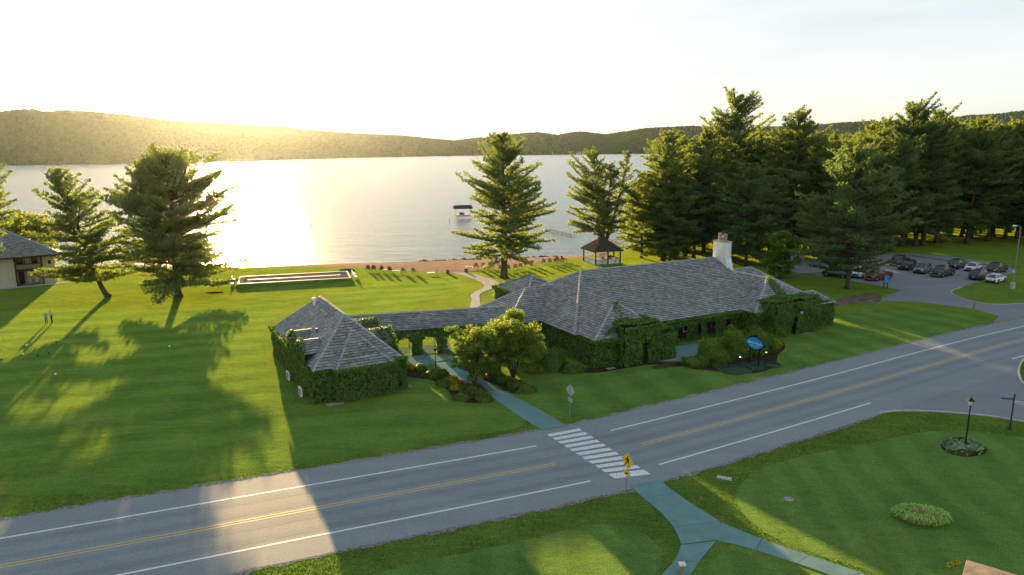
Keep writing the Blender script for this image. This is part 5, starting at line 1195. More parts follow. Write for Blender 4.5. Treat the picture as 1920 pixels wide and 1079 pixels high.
sg = MB(); vprism(sg, [(-.25,3.42),(.25,3.42),(.12,3.62),(-.12,3.62)], -.05, .05); sg.build("finial", M['black'], o)
for px, py, lab in ((1436,670,'small lit spotlight right of the oval sign post'),(1387,679,'small lit spotlight left of the oval sign among low plants')):
    q = G(px, py+3); o = empty("spotlight", (q.x, q.y, 0)); tag(o, lab, 'spotlight', 'ground spotlights at the oval sign'); mb = MB(); mb.box(-.04, .04, -.04, .04, 0, .55); mb.lathe((0,0,.5), [(.06,0),(.12,.06),(.12,.2)], 10); mb.build("housing", M['black'], o); mb = MB(); mb.lathe((0,0,.70), [(.10,0),(.085,.04),(.03,.06)], 10); mb.build("lens", M['lit'], o)
# lawn lamp
def lawn_lamp(px, py, H, label, dark_top=True):
    q = G(px, py); o = empty("lawn_lamp", (q.x, q.y, 0)); tag(o, label, 'lamp post')
    mb = MB(); mb.lathe((0,0,0), [(.13,0),(.13,.25),(.08,.35),(.055,.45),(.045,H-.75),(.09,H-.7),(.05,H-.62)], 10); mb.build("post", M['black'], o)
    mb = MB(); mb.lathe((0,0,H-.62), [(.10,0),(.19,.30),(.19,.33)], 8); mb.build("lantern_glass", M['lampglass'], o)
    mb = MB(); mb.lathe((0,0,H-.29), [(.27,0),(.22,.06),(.10,.20),(.03,.24),(.03,.34)], 10); mb.build("lantern_roof", M['black'], o); return o
lawn_lamp(1809, 842, 4.2, 'black lantern lamp post standing in the flower bed on the right green')
q = G(817, 700); o = empty("path_lamp", (q.x, q.y, 0)); tag(o, 'slim dark path lamp in front of the walkway arches', 'lamp post')
mb = MB(); mb.lathe((0,0,0), [(.09,0),(.05,.1),(.04,2.3),(.06,2.35)], 8); mb.build("post", M['wood'], o); mb = MB(); mb.lathe((0,0,2.35), [(.07,0),(.2,.18),(.24,.2),(.02,.3)], 10); mb.build("lamp_shade", M['wood'], o)
# street name sign
q = G(1893, 806); o = empty("street_name_sign", (q.x, q.y, 0)); tag(o, 'dark post with blue and white street name blades at the right corner', 'street sign')
mb = MB(); mb.lathe((0,0,0), [(.14,0),(.14,.2),(.08,.32),(.06,.4),(.06,2.95),(.08,3.0),(.02,3.12)], 8); mb.build("post", M['wood'], o)
for rz, zz, s in ((math.radians(-35), 2.45, 1), (math.radians(75), 2.65, -1)):
    b_ = MB(); b_.box(.07, .95, -.012, .012, zz-.085, zz+.085); bo = b_.build("name_blade", M['white'] if s > 0 else M['parkblue'], o); bo.rotation_euler.z = rz if s > 0 else rz+math.pi/2
    b_ = MB(); b_.box(.12, .9, -.016, -.0125, zz-.035, zz+.035); k_ = b_.build("name_band", M['parkblue'] if s > 0 else M['white'], bo)
# parking lamp pole
q = G(1898, 541); o = empty("light_pole", (q.x, q.y, 0)); tag(o, 'tall parking lot light pole on a pale round base at the right', 'light pole')
mb = MB(); mb.lathe((0,0,0), [(.40,0),(.40,.95),(.34,1.0)], 14); mb.build("base", M['concrete'], o)
mb = MB(); mb.tube([(0,0,1.0),(0,0,10.2)], [.13,.07], 8); mb.build("pole", M['greywood'], o)
mb = MB(); mb.tube([(0,0,10.0),(-.3,0,10.25),(-.75,0,10.3)], [.05,.045,.04], 6); mb.build("arm", M['steel'], o); mb = MB(); mb.quadbox([(-1.35,-.18,10.2),(-.7,-.12,10.22),(-.7,.12,10.22),(-1.35,.18,10.2),(-1.3,-.13,10.42),(-.7,-.09,10.36),(-.7,.09,10.36),(-1.3,.13,10.42)]); mb.build("lamp_head", M['white'], o)
mb = MB(); mb.box(-.17, -.125, -.2, .2, 2.6, 3.0); mb.build("notice", M['white'], o)
# blue parking sign on two posts
q = G(1660, 541); o = empty("parking_sign", (q.x, q.y, 0), math.radians(8)); tag(o, 'small light blue notice board on two dark posts beside the lot entrance', 'sign')
for x in (-.30, .30): mb = MB(); mb.box(x-.05, x+.05, -.06, .06, 0, 2.2); mb.build("post", M['black'], o)
mb = MB(); mb.box(-.38, .38, -.10, -.062, 1.05, 2.15); pn = mb.build("sign_panel", M['signblue'], o)
mb = MB(); mb.box(-.30, .06, -.104, -.1005, 1.60, 1.68); mb.box(-.10, .16, -.104, -.1005, 1.10, 1.22); mb.build("pale_print", M['curtain'], pn)
q = G(1826, 579); o = empty("wooden_post", (q.x, q.y, 0)); tag(o, 'thin wooden marker post at the lawn tip beside the drive', 'post'); mb = MB(); mb.box(-.08, .08, -.08, .08, 0, 1.75); mb.box(-.11, .11, -.11, .11, 1.75, 1.83); mb.build("post", M['greywood'], o)
for px, py, lab, s in ((1358,897,'pale rectangular utility cover in the rough beside the right green',.42),(1479,936,'faint round utility cover sunk in the right green',.3)):
    q = G(px, py); mb = MB()
    if s > .4: mb.box(-.5, .5, -.24, .24, 0, .03); mb.box(-.42, .42, -.17, .17, .03, .036)
    else: mb.lathe((0,0,0), [(.32,0),(.32,.016),(.25,.02)], 16)
    o = mb.build("utility_cover", M['concrete'] if s > .4 else M['shrub_r'] and M['stone']); o.location = (q.x, q.y, 0.004); o.rotation_euler.z = -.4; tag(o, lab, 'utility cover')
q = G(1278, 1076); o = empty("path_bollard", (q.x, q.y, 0)); tag(o, 'low pale wooden post lantern at the bottom edge beside the left path branch', 'bollard')
mb = MB(); mb.box(-.13, .13, -.13, .13, 0, .55); mb.build("post", M['greywood'], o); mb = MB(); mb.box(-.18, .18, -.18, .18, .55, .62); mb.build("cap", M['stucco'], o)

M['pavroof'] = simple("weathered_flat_roof", (0.150, 0.135, 0.125), 0.95, var=0.3, scale=0.9, bmp=0.02)
# pavilion corner at the bottom right
e0 = G(1813, 1050, 2.6); o = empty("pavilion", (e0.x, e0.y, 0), math.radians(-38)); tag(o, 'corner of a low brown roofed pavilion at the bottom right edge', 'building')
mb = MB(); mb.poly([(0,0,2.6),(0,-9,2.6),(5,-9,3.6),(5,-4,3.6)][::-1]); mb.poly([(0,0,2.6),(5,-4,3.6),(9,0,2.6)][::-1]); mb.build("roof", M['pavroof'], o)
mb = MB(); mb.box(0, 9, -.06, 0.02, 2.42, 2.59); mb.box(-.02, .06, -9, -.06, 2.42, 2.59); mb.build("fascia", M['concrete'], o)
mb = MB(); mb.box(.5, 8.5, -8.5, -.5, 0, 2.4); mb.build("wall", M['wall'], o)
shrub("flower_bed", 1786, 1060, .55, .14, .22, 'shrub_y', 251, 'row of yellow flowers beside the pavilion corner', 'flower bed', flowers=('yellowf', 16), rz=.35)

# ------------------------------------------------------------------ beach bar (gazebo)
q = G(1128, 492); GZ = empty("beach_bar", (q.x, q.y, 0), math.radians(20)); tag(GZ, 'open thatched beach bar with a pyramid roof and white counter by the sand', 'gazebo')
s = 3.2
for x, y in ((-s+.5,-s+.5),(s-.5,-s+.5),(s-.5,s-.5),(-s+.5,s-.5),(0,-s+.5),(s-.5,0)): mb = MB(); mb.box(x-.1, x+.1, y-.1, y+.1, 0, 2.75); mb.build("post", M['wood'], GZ)
f = [[(-s,-s,2.62),(s,-s,2.62),(0,0,5.2)],[(s,-s,2.62),(s,s,2.62),(0,0,5.2)],[(s,s,2.62),(-s,s,2.62),(0,0,5.2)],[(-s,s,2.62),(-s,-s,2.62),(0,0,5.2)]]
mb = MB(); V = []; F = []
for k, f_ in enumerate(f): mb.poly(f_); shingle_face(f_, 400+k, V, F, .3, .3, .03)
ro = mb.build("roof", M['underroof'], GZ); so = bpy.data.objects.new("thatch", mesh_np("thatch", V, F, M['thatch'])); link(so, ro); so['kind'] = 'stuff'
mb = MB(); mb.box(-s, s, -s, s, 2.52, 2.61); mb.build("ceiling", M['wood'], GZ)
mb = MB()
for x0, x1, y0, y1 in ((-2.6,2.6,-2.6,-2.2),(-2.6,-2.2,-2.19,2.6),(2.2,2.6,-2.19,1.4)): mb.box(x0, x1, y0, y1, 0, .95)
mb.build("counter_front", M['white'], GZ)
mb = MB()
for x0, x1, y0, y1 in ((-2.8,2.8,-2.8,-2.0),(-2.8,-2.0,-1.99,2.7),(2.0,2.8,-1.99,1.5)): mb.box(x0, x1, y0, y1, .95, 1.03)
mb.build("counter_top", M['wall'], GZ)
mb = MB(); mb.box(-.9, 1.1, -.3, .5, .02, 1.9); mb.build("cabinet", M['alu'], GZ)
mb = MB(); mb.box(-3, 3, -3, 3, 0, .05); mb.build("deck", M['stone'], GZ)
wp = GZ.matrix_basis
for k, (x, y, mt, cn) in enumerate(((-1.6,-3.3,'redf','salmon'),(-.9,-3.35,'yellowf','yellow'),(-3.4,-1.0,'teal','teal'),(1.3,-3.35,'teal','dark teal'))):
    p = Matrix.Translation(GZ.location) @ Matrix.Rotation(math.radians(20), 4, 'Z') @ Vector((x, y, 0)); o = empty("bar_stool", p); tag(o, '%s seated stool at the white beach bar counter' % cn, 'stool', 'stools at the beach bar')
    m1 = MB(); m1.lathe((0,0,.7), [(.2,0),(.22,.05),(.18,.09)], 10); m1.build("seat", M[mt], o)
    for a in range(4): m1 = MB(); t_ = a*math.pi/2+.8; m1.tube([(.13*math.cos(t_), .13*math.sin(t_), .7), (.2*math.cos(t_), .2*math.sin(t_), 0)], .02, 5); m1.build("leg", M[mt], o)

# ------------------------------------------------------------------ beach furniture
def chair(loc, rz, mat, label, grp, sc_=1.0):
    o = empty("adirondack_chair", loc, rz); tag(o, label, 'chair', grp); o.scale = (sc_,)*3; m_ = M[mat]
    # faces +y (towards the lake); back leans towards -y
    for k in range(5): b_ = MB(); x = -.26+k*.115; b_.quadbox([(x,-.22,.32),(x+.1,-.22,.32),(x+.1,-.20,.33),(x,-.20,.33),(x,-.58,1.02-.02*abs(k-2)),(x+.1,-.58,1.02-.02*abs(k-2)),(x+.1,-.56,1.03-.02*abs(k-2)),(x,-.56,1.03-.02*abs(k-2))]); b_.build("back_slat", m_, o)
    for k in range(4): b_ = MB(); y = -.2+k*.15; b_.box(-.28, .28, y, y+.135, .30+k*.03, .325+k*.03); b_.build("seat_slat", m_, o)
    for sg in (-1, 1):
        b_ = MB(); b_.box(sg*.36-.07, sg*.36+.07, -.42, .42, .56, .585); b_.build("armrest", m_, o)
        b_ = MB(); b_.box(sg*.32-.02, sg*.32+.02, .30, .40, 0, .56); b_.build("leg", m_, o); b_ = MB(); b_.quadbox([(sg*.30-.02,-.60,0),(sg*.30+.02,-.60,0),(sg*.30+.02,-.48,0),(sg*.30-.02,-.48,0),(sg*.30-.02,-.40,.56),(sg*.30+.02,-.40,.56),(sg*.30+.02,-.30,.56),(sg*.30-.02,-.30,.56)]); b_.build("leg", m_, o)
    return o
left_row = [(690,507.5),(701,507.5),(716,509),(731,510),(756.5,512),(776,512.5)]; ordn = ['first','second','third','fourth','fifth','sixth','seventh','eighth','ninth','tenth']
for k, (px, py) in enumerate(left_row):
    q = G(px, py); chair((q.x, q.y, 0), .15-.05*k, 'wood' if k < 4 else 'greywood', 'brown beach chair, %s from the court end in the row left of the path' % ordn[k], 'beach chairs left of the path', 1.1)
rr_ = [(893,503),(906.5,502.5),(918.5,502.5),(966.5,505),(976,503.5),(986.7,499.5),(998,498),(1019.6,495),(1030.5,494),(1041,493)]
for k, (px, py) in enumerate(rr_):
    q = G(px, py); chair((q.x, q.y, 0), -.1, 'greywood', 'weathered beach chair, %s from the beach path in the row towards the bar' % ordn[k], 'beach chairs right of the path', 1.1)
for k, (px, py, lab) in enumerate(((939,507,'teal beach chair left of the lone pine trunk'),(954,507,'teal beach chair right of the lone pine trunk'))): q = G(px, py); chair((q.x, q.y, 0), -.2, 'teal', lab, 'teal beach chairs at the pine', 1.1)
for k, (px, py, lab) in enumerate(((1048,491.5,'dark red beach chair next to the weathered row near the bar'),(1057,490.5,'dark red beach chair nearest the thatched bar'))): q = G(px, py); chair((q.x, q.y, 0), -.9, 'redwood', lab, 'red beach chairs near the bar', 1.15)
q = G(811, 515); o = empty("sun_lounger", (q.x, q.y, 0), math.radians(20)); tag(o, 'pale sun lounger with raised back left of the beach path end', 'sun lounger')
mb = MB(); mb.box(-1.0, .45, -.33, .33, .32, .38); mb.build("seat", M['white'], o); mb = MB(); mb.quadbox([(.42,-.33,.32),(.50,-.33,.32),(.50,.33,.32),(.42,.33,.32),(.92,-.33,.95),(1.0,-.33,.93),(1.0,.33,.93),(.92,.33,.95)]); mb.build("backrest", M['greywood'], o)
for x in (-.9, .5): 
    for y in (-.28, .28): mb = MB(); mb.box(x-.03, x+.03, y-.03, y+.03, 0, .32); mb.build("leg", M['white'], o)
def bench(px, py, rz, label, grp, mat='white', wd=1.5):
    q = G(px, py); o = empty("low_bench", (q.x, q.y, 0), rz); tag(o, label, 'bench', grp)
    for k in range(3): mb = MB(); mb.box(-wd/2, wd/2, -.2+k*.14, -.08+k*.14, .38, .42); mb.build("seat_slat", M[mat], o)
    for x in (-wd/2+.1, wd/2-.1): mb = MB(); mb.box(x-.05, x+.05, -.18, .18, 0, .38); mb.build("leg", M[mat], o)
for k, (px, py, lab) in enumerate(((880,503.5,'pale low bench on the sand nearest the beach path'),(725,509.5,'low pale table between the left beach chairs'),(742,511.5,'low pale table right of the fourth beach chair'))): bench(px, py, .1, lab, 'low pale benches on the beach edge')
for px, py, lab in ((839.5,513,'round wooden barrel planter left of the beach path end'),(874,511,'round wooden barrel planter right of the beach path end')):
    q = G(px, py); o = empty("barrel_planter", (q.x, q.y, 0)); tag(o, lab, 'planter', 'barrel planters at the beach path'); mb = MB(); mb.lathe((0,0,0), [(.26,0),(.33,.3),(.30,.62),(.25,.62),(.25,.52)], 12); mb.build("barrel", M['wood'], o); mb = MB(); mb.lathe((0,0,.3), [(.335,0),(.335,.06)], 12); mb.build("hoop", M['steel'], o)
q = G(651, 508); mb = MB(); mb.lathe((0,0,0), [(.9,0),(.8,.18),(.45,.28),(.1,.3)], 14); o = mb.build("upturned_dinghy", M['shadecloth']); o.location = (q.x, q.y, 0); o.scale = (1.7, .7, 1.2); tag(o, 'dark low upturned dinghy lying where the lawn meets the sand', 'boat')
rg2 = random.Random(4)
rock_px = [(790+i*6.5+rg2.uniform(-3,3), 489.6-i*.22+rg2.uniform(-.4,.6)) for i in range(40)]
for k, (px, py) in enumerate(rock_px):
    q = G(px, py, LAKE_Z+.1); mb = MB(); r0 = rg2.uniform(.22, .5); pr = [(r0*rg2.uniform(.8,1.1),-.1),(r0*rg2.uniform(.8,1.15),.1*r0*2),(r0*.6,r0*.5),(r0*.2,r0*.62)]; mb.lathe((0,0,0), pr, 6); o = mb.build("shore_rock", M['rock']); o.location = (q.x, q.y, LAKE_Z+.08); o.rotation_euler = (.1, .1, k); o.scale = (rg2.uniform(.8,1.6), rg2.uniform(.7,1.2), 1)
    tag(o, 'dark rock lying along the water line of the beach', 'rock', 'rocks along the water line')

# shuffleboard court
c0, c1, c2, c3 = G(449, 538.5), G(655, 527), G(645, 513.3), G(451, 524)
ux = (c1-c0); Lc = ux.length; ang = math.atan2(ux.y, ux.x); wc = ((c3-c0).length+(c2-c1).length)/2*.9
o = empty("shuffleboard_court", (c0.x, c0.y, 0), ang); tag(o, 'long raised shuffleboard court with white borders on the sunny lawn', 'court')
mb = MB(); mb.quadbox([(-.8,-1.0,-.02),(Lc+.8,-1.0,-.02),(Lc+.8,wc+1.0,-.02),(-.8,wc+1.0,-.02),(-.25,-.18,.50),(Lc+.25,-.18,.50),(Lc+.25,wc+.18,.50),(-.25,wc+.18,.50)]); mb.build("turf_bank", M['lawn'], o)
mb = MB(); mb.box(0, Lc, 0, wc, .45, .52); mb.build("court_slab", M['court'], o)
mb = MB(); mb.box(-.12, Lc+.12, -.13, 0, .46, .58); mb.box(-.12, Lc+.12, wc, wc+.13, .46, .58); mb.box(-.25, -.12, -.13, wc+.13, .46, .58); mb.box(Lc+.12, Lc+.25, -.13, wc+.13, .46, .58); mb.build("border_wall", M['white'], o)
mb = MB(); mb.box(1.2, Lc-1.2, wc/2-.13, wc/2+.13, .521, .56); mb.build("divider", M['white'], o)
for xb, lab in ((-1.2,'left'),(Lc+1.2,'right')):
    for yb in (wc*.25, wc*.75):
        wpt = Matrix.Rotation(ang, 3, 'Z') @ Vector((xb, yb, 0))+c0; b_ = empty("court_bench", (wpt.x, wpt.y, 0), ang+math.pi/2)
        tag(b_, 'white bench at the %s end of the court, %s one' % ('sun side' if xb < 0 else 'beach chair side', 'nearer' if yb < wc/2 else 'farther'), 'bench', 'white benches at the court ends')
        m1 = MB(); m1.box(-.8, .8, -.22, .22, .42, .48); m1.build("seat", M['white'], b_); m1 = MB(); m1.box(-.8, .8, .20, .26, .50, .95); m1.build("backrest", M['white'], b_)
        for x in (-.65, .65): m1 = MB(); m1.box(x-.05, x+.05, -.2, .26, 0, .42); m1.build("leg", M['white'], b_)
# small markers on the lawn
for k, (px, py, mt, lab) in enumerate(((50,649,'white','white ball shaped tee marker below the two people, upper left'),(43,665,'white','white marker in the tree shade left of the others'),(66,656,'stone','grey marker between the two white ones at the left'),(106,643,'wood','brown tee marker right of the people shadow'),
    (104,703,'white','white marker alone in the shaded lawn below the people'),(318,651,'white','white marker where the broad pine trunk shadow ends'),(92,664,'wood','brown marker right of the grey marker'),(3,676,'wood','brown marker at the left border of the lawn'),(71,668,'wood','dark marker low between the left markers'))):
    q = G(px, py); mb = MB(); mb.lathe((0,0,0), [(.07,0),(.11,.04),(.11,.11),(.07,.16),(.02,.17)], 10); o = mb.build("tee_marker", M[mt]); o.location = (q.x, q.y, .005); tag(o, lab, 'tee marker', 'small markers on the left lawn')
q = G(403, 549); mb = MB(); mb.lathe((0,0,0), [(.9,0),(.7,.05),(.3,.08)], 14); o = mb.build("old_stump", M['mulch']); o.location = (q.x, q.y, 0); o.scale = (1.6, .8, 1); tag(o, 'dark flat stump mark on the lawn right of the broad pine', 'stump')

# lake things
q = G(868, 409, LAKE_Z); o = empty("boat_lift", (q.x, q.y, LAKE_Z), .2); tag(o, 'boat lift with a dark canopy and a moored boat standing in the lake', 'boat lift')
for x in (-2.6, 2.6):
    for y in (-1.6, 1.6): mb = MB(); mb.tube([(x,y,-.8),(x,y,3.3)], .08, 6); mb.build("post", M['steel'], o)
mb = MB(); mb.quadbox([(-3.2,-1.9,3.2),(3.2,-1.9,3.2),(3.2,1.9,3.2),(-3.2,1.9,3.2),(-2.9,-1.0,4.3),(2.9,-1.0,4.3),(2.9,1.0,4.3),(-2.9,1.0,4.3)]); mb.build("canopy", M['shadecloth'], o)
mb = MB(); mb.box(-2.6, 2.6, -1.65, -1.5, .35, .5); mb.box(-2.6, 2.6, 1.5, 1.65, .35, .5); mb.build("cradle", M['steel'], o)
bo = empty("pontoon_boat", (q.x, q.y, LAKE_Z), .2); tag(bo, 'small white boat sitting under the dark canopy of the lift', 'boat')
mb = MB(); loft(mb, [[(x,-hw,1.2),(x,-hw*.7,.55),(x,hw*.7,.55),(x,hw,1.2)] for x, hw in ((-2.3,1.1),(0,1.15),(1.6,.9),(2.5,.1))]); mb.build("hull", M['white'], bo); mb = MB(); mb.box(-1.2, .4, -.7, .7, 1.2, 1.8); mb.build("seats", M['court'], bo)
for px, py, lab in ((843,416,'slim marker post in the water left of the boat lift'),(585,427,'slim marker post in the water right of the sun glitter')):
    q = G(px, py, LAKE_Z); mb = MB(); mb.tube([(0,0,-.3),(0,0,1.2),(.03,0,1.25)], [.12,.12,.05], 6); o = mb.build("water_marker", M['wood']); o.location = (q.x, q.y, LAKE_Z); tag(o, lab, 'marker post', 'marker posts in the lake')
def dock(p0, p1, wd, label):
    a, b_ = G(*p0, LAKE_Z), G(*p1, LAKE_Z); L = (b_-a).length; o = empty("dock", (a.x, a.y, LAKE_Z), math.atan2(b_.y-a.y, b_.x-a.x)); tag(o, label, 'dock')
    n = int(L/1.2)
    for k in range(n): mb = MB(); mb.box(k*L/n, (k+1)*L/n-.05, -wd/2, wd/2, .42, .5); mb.build("deck_board", M['greywood'], o)
    for k in range(0, n+1, 4):
        for y in (-wd/2-.06, wd/2+.06): mb = MB(); mb.tube([(k*L/n, y, -.6), (k*L/n, y, .85)], .05, 5); mb.build("piling", M['wood'], o)
dock((1027,433),(1074,444), 1.1, 'narrow floating dock between the lone pine and the split trunk pine')
dock((1138,451),(1166,462), 1.1, 'narrow dock reaching the shore right of the beach bar roof')
q = G(247, 310.5, LAKE_Z); o = empty("fishing_boat", (q.x, q.y, LAKE_Z), .1); tag(o, 'small dark boat drifting far out near the left shore', 'boat'); mb = MB(); loft(mb, [[(x,-hw,1.3),(x,-hw*.6,-.2),(x,hw*.6,-.2),(x,hw,1.3)] for x, hw in ((-5,1.3),(0,1.5),(3,1.2),(5.5,.1))]); mb.build("hull", M['shadecloth'], o); mb = MB(); mb.box(-1.5, 1.5, -.9, .9, 1.3, 2.3); mb.build("cabin", M['court'], o)
# far houses
def far_house(px, py, z, D, W, dep, H, label, wallm='stucco', rz=0.0):
    az = (px-960)/FPX; x = az*D; o = empty("far_house", (x, D, z), rz); tag(o, label, 'house', 'houses on the far shore')
    mb = MB(); mb.box(-W/2, W/2, 0, dep, -3, H); mb.build("wall", M[wallm], o); mb = MB(); mb.poly([(-W/2-.6,-.6,H),(W/2+.6,-.6,H),(W/2+.6,dep/2,H+W*.22),(-W/2-.6,dep/2,H+W*.22)]); mb.poly([(W/2+.6,dep+.6,H),(-W/2-.6,dep+.6,H),(-W/2-.6,dep/2,H+W*.22),(W/2+.6,dep/2,H+W*.22)]); mb.build("roof", M['court'], o)
    for k in range(3): mb = MB(); xx = (-.32+k*.32)*W; mb.box(xx-.9, xx+.9, -.06, .02, H*.35, H*.75); mb.build("window", M['glass'], o)
def zat(py, D): return CAMZ+(273-py)/FPX*D*1.02
far_house(40, 270, zat(272,1480), 1480, 17, 10, 6, 'white house high on the wooded hill at the far left')
far_house(150, 297, zat(299,1262), 1262, 24, 10, 5, 'long pale house near the left far shore below the meadow')
far_house(118, 297, zat(300,1262), 1262, 14, 10, 5, 'smaller pale house left of the long house on the left far shore', 'wall')
far_house(184, 277, zat(279,1400), 1400, 14, 9, 5, 'pale house at the upper edge of the hillside meadow')
for px, w2, lab in ((1018,14,'white house on the far shore left of the pair'),(1032,10,'little white house right beside the first far shore house'),(1083,12,'small white house alone on the far shore'),(1092,9,'tiny pale house right of the lone far shore house')):
    far_house(px, 286, zat(288,1950), 1950, w2, 9, 5, lab)

# ------------------------------------------------------------------ cream house at the left edge
h0 = G(-14, 542.5); h1 = G(84.4, 533); hd = h1-h0; hang = math.atan2(hd.y, hd.x)
HO = empty("cream_house", (h1.x, h1.y, 0), hang); tag(HO, 'two storey cream house with brown balcony and grey hip roof at the left edge', 'house')
# local: x along the facade (negative to the left), y away
S_ = FPX/h1.y
def hx(px):  # local x of a facade pixel column
    p = G(px, 537); return (Matrix.Rotation(-hang, 3, 'Z') @ (p-h1)).x
xb0 = hx(32); ez = 5.0
mb = MB(); mb.box(-22, xb0, 0, 12, 0, ez-.05); mb.box(xb0, 0, 1.6, 12, 0, ez-.05); mb.box(0, 1.8, .5, 10, 0, ez-.05); mb.build("wall", M['wall'], HO)
mb = MB(); mb.box(xb0, 0, 0, 1.59, 2.45, 2.75); mb.build("balcony_floor", M['wood'], HO)
mb = MB(); mb.box(xb0, 0, -.04, .04, 3.55, 3.68); mb.box(xb0, 0, -.04, .04, 2.78, 2.88); rl = mb.build("balcony_rail", M['wood'], HO)
n = 20
for k in range(n): mb = MB(); x = xb0+(0-xb0)*(k+.5)/n; mb.box(x-.09, x+.09, -.02, .02, 2.88, 3.55); mb.build("baluster", M['greywood'], rl)
for x in (xb0+.1, -.12): mb = MB(); mb.box(x-.12, x+.12, -.1, .1, 0, ez-.1); mb.build("post", M['wood'], HO)
for z0, z1 in ((.1, 2.3), (2.85, 4.7)):
    for k in range(3):
        xa = xb0+.4+k*(-xb0-.8)/3; xe = xa+(-xb0-.8)/3-.15; mb = MB(); mb.box(xa, xe, 1.52, 1.58, z0, z1); fo = mb.build("sliding_door", M['wood'], HO); mb = MB(); mb.box(xa+.1, xe-.1, 1.48, 1.515, z0+.1, z1-.1); mb.build("pane", M['curtain'] if k == 1 or (k == 2 and z0 < 1) else M['glass'], fo)
mb = MB(); mb.box(.75, 1.35, .44, .51, 3.2, 4.0); fo = mb.build("window_frame", M['white'], HO); mb = MB(); mb.box(.8, 1.3, .42, .438, 3.25, 3.95); mb.build("pane", M['glass'], fo)
f = [[(-24,-1.1,ez),(3.0,-1.1,ez),(-4.5,6,9.0),(-24,6,9.0)], [(3.0,-1.1,ez),(3.0,13,ez),(-4.5,6,9.0)], [(3.0,13,ez),(-24,13,ez),(-24,6,9.0),(-4.5,6,9.0)]]
rf = roof_faces("roof", f, HO, 70, .3, .4); caps([((3,-1.1,ez),(-4.5,6,9.0)),((-4.5,6,9.0),(-24,6,9.0))], rf, .13)
mb = MB(); mb.box(-24, 2.98, -1.08, 12.9, ez-.18, ez-.04); mb.build("fascia", M['wood'], HO)
mb = MB(); mb.box(-22, 3.2, -1.2, -.02, 0, .05); mb.build("terrace", M['concrete'], HO)

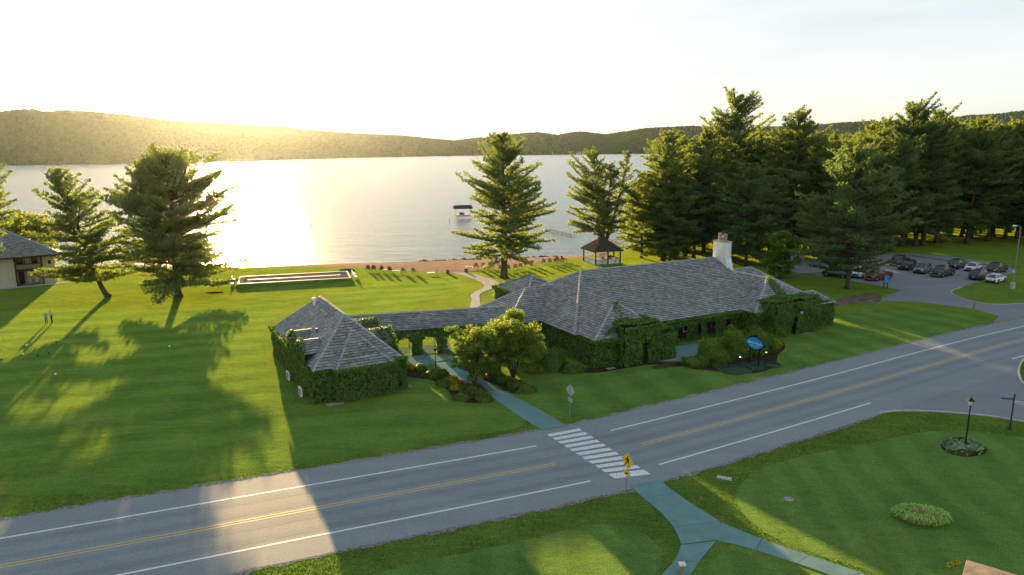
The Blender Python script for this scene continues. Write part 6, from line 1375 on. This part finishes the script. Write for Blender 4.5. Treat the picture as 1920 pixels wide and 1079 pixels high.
# ------------------------------------------------------------------ people
SKIN = simple("skin", (.45,.28,.20), .6, var=.04); HAIRG = simple("grey_hair", (.40,.38,.35), .8); HAIRB = simple("brown_hair", (.10,.06,.04), .8)
def cloth(n, c): return simple(n, c, .85, var=.08)
def person(loc, rz, label, H, shirt, pants, hair, grp, lean=0.0, arms=0.25, clasp=False):
    """one continuous skinned body; materials by height zone; faces -y locally"""
    s = H/1.75; me = bpy.data.meshes.new("body"); v = []; e = []; rd = []
    def add(p, r, par=None): v.append((p[0]*s, p[1]*s, p[2]*s)); rd.append(r*s); (e.append((par, len(v)-1)) if par is not None else None); return len(v)-1
    pel = add((0,0,.95), .145); wst = add((0,0,1.10), .125, pel); che = add((0,-lean*.5,1.30), .15, wst); shl = add((0,-lean*.8,1.44), .10, che); nk = add((0,-lean,1.52), .052, shl); hd = add((0,-lean-.01,1.60), .082, nk); ht = add((0,-lean-.01,1.69), .075, hd); nose = add((0,-lean-.10,1.615), .014, hd)
    for sg in (-1, 1):
        hp = add((sg*.095,0,.90), .095, pel); kn = add((sg*.105,-.02,.50), .062, hp); an = add((sg*.11,.02,.09), .042, kn); toe = add((sg*.13,-.15,.03), .035, an)
        sh = add((sg*.19,-lean*.8,1.42), .06, shl); fx = -.30 if clasp else -.06
        el = add((sg*.26,-.02-lean,1.14), .042, sh); wr = add((sg*(.10 if clasp else .29), fx-lean, 1.02 if clasp else .88), .028, el); pm = add((sg*(.06 if clasp else .30), fx-.04-lean, 1.0 if clasp else .80), .030, wr)
        for i in range(5):
            L = (.055,.075,.08,.075,.06)[i]; off = (-.035 if i == 0 else -.02+.013*i); k1 = add((v[pm][0]/s+off*sg, v[pm][1]/s+(-.02 if i == 0 else 0), v[pm][2]/s-L*.55), .009, pm); add((v[k1][0]/s, v[k1][1]/s-.012, v[k1][2]/s-L*.5), .0075, k1)
    me.from_pydata(v, e, []); o = bpy.data.objects.new("tmp_body", me); link(o); m_ = o.modifiers.new("s", 'SKIN'); 
    for i, r in enumerate(rd): me.skin_vertices[0].data[i].radius = (r, r)
    me.skin_vertices[0].data[0].use_root = True; m2 = o.modifiers.new("u", 'SUBSURF'); m2.levels = 1; m2.render_levels = 1
    dg = bpy.context.evaluated_depsgraph_get(); ev = o.evaluated_get(dg); mesh = bpy.data.meshes.new_from_object(ev, depsgraph=dg); bpy.data.objects.remove(o)
    for mt in (SKIN, shirt, pants, M['trim']): mesh.materials.append(mt)
    for p in mesh.polygons:
        c = p.center/s; idx = 0
        if c.z < .08: idx = 3
        elif c.z < .98 and abs(c.x) < .23 and not (clasp and c.y < -.17): idx = 2
        elif c.z < 1.49 and (abs(c.x) < .24 or c.z > 1.12): idx = 1
        if clasp and c.y < -.22: idx = 0
        if not clasp and abs(c.x) > .23 and c.z < 1.12: idx = 0
        p.material_index = idx; p.use_smooth = True
    root = empty("person", loc, rz); tag(root, label, 'person', grp); b_ = bpy.data.objects.new("body", mesh); link(b_, root)
    hm = MB(); hm.lathe((0, (-lean+.012)*s, 1.60*s), [(.092*s,0),(.098*s,.05*s),(.088*s,.10*s),(.05*s,.135*s),(.01*s,.145*s)], 12); hm.build("hair", hair, root, smooth=True)
    for sg in (-1, 1): em = MB(); em.lathe((sg*.03*s, (-lean-.088)*s, 1.635*s), [(.006*s,0),(.010*s,.006*s),(.006*s,.012*s)], 6); em.build("eye", M['black'], root)
    return root
gp = 'two people standing together on the left lawn'
q = G(87.5, 608); person((q.x, q.y, .005), .3, 'person in a bright blue top standing on the left lawn', 1.62, cloth("blue_top", (.05,.33,.50)), cloth("dark_trousers", (.03,.035,.05)), HAIRG, gp, .03, clasp=True)
q = G(98, 607); person((q.x, q.y, .005), -.6, 'taller person in a pale blue shirt bending forward beside the blue top', 1.80, cloth("pale_shirt", (.30,.34,.42)), cloth("black_trousers", (.02,.02,.025)), HAIRG, gp, .10, clasp=True)
gb = 'people at the beach bar'
q = G(1118, 491); person((q.x, q.y, .05), .2, 'person in a white shirt behind the beach bar counter', 1.75, cloth("white_shirt", (.6,.6,.6)), cloth("dark_trousers2", (.03,.03,.04)), HAIRB, gb, .03)
q = G(1130, 496); person((q.x, q.y, .0), 3.3, 'person in dark clothes standing at the front of the beach bar', 1.72, cloth("navy_top", (.03,.05,.10)), cloth("teal_trousers", (.03,.09,.10)), HAIRB, gb, .04)
q = G(1143, 494); person((q.x, q.y, .0), 2.6, 'person in a dark top at the right side of the beach bar', 1.70, cloth("black_top", (.02,.02,.03)), cloth("grey_trousers", (.15,.15,.16)), HAIRB, gb, .04)

# ------------------------------------------------------------------ haze
HZ = True
if HZ:
    mb = MB(); mb.box(-5600, 5600, -500, 5600, LAKE_Z-1.0, 262)
    hz = mb.build("haze", bpy.data.materials.new("haze_air")); hz['kind'] = 'stuff'; hz['label'] = 'warm evening haze over the lake and hills'
    m = hz.data.materials[0]; m.use_nodes = True; t = m.node_tree; t.nodes.clear(); out = t.nodes.new("ShaderNodeOutputMaterial"); v = t.nodes.new("ShaderNodeVolumePrincipled")
    v.inputs['Color'].default_value = (.80,.91,1.0,1); v.inputs['Density'].default_value = 0.0000095; v.inputs['Anisotropy'].default_value = 0.84
    t.links.new(v.outputs[0], out.inputs['Volume'])
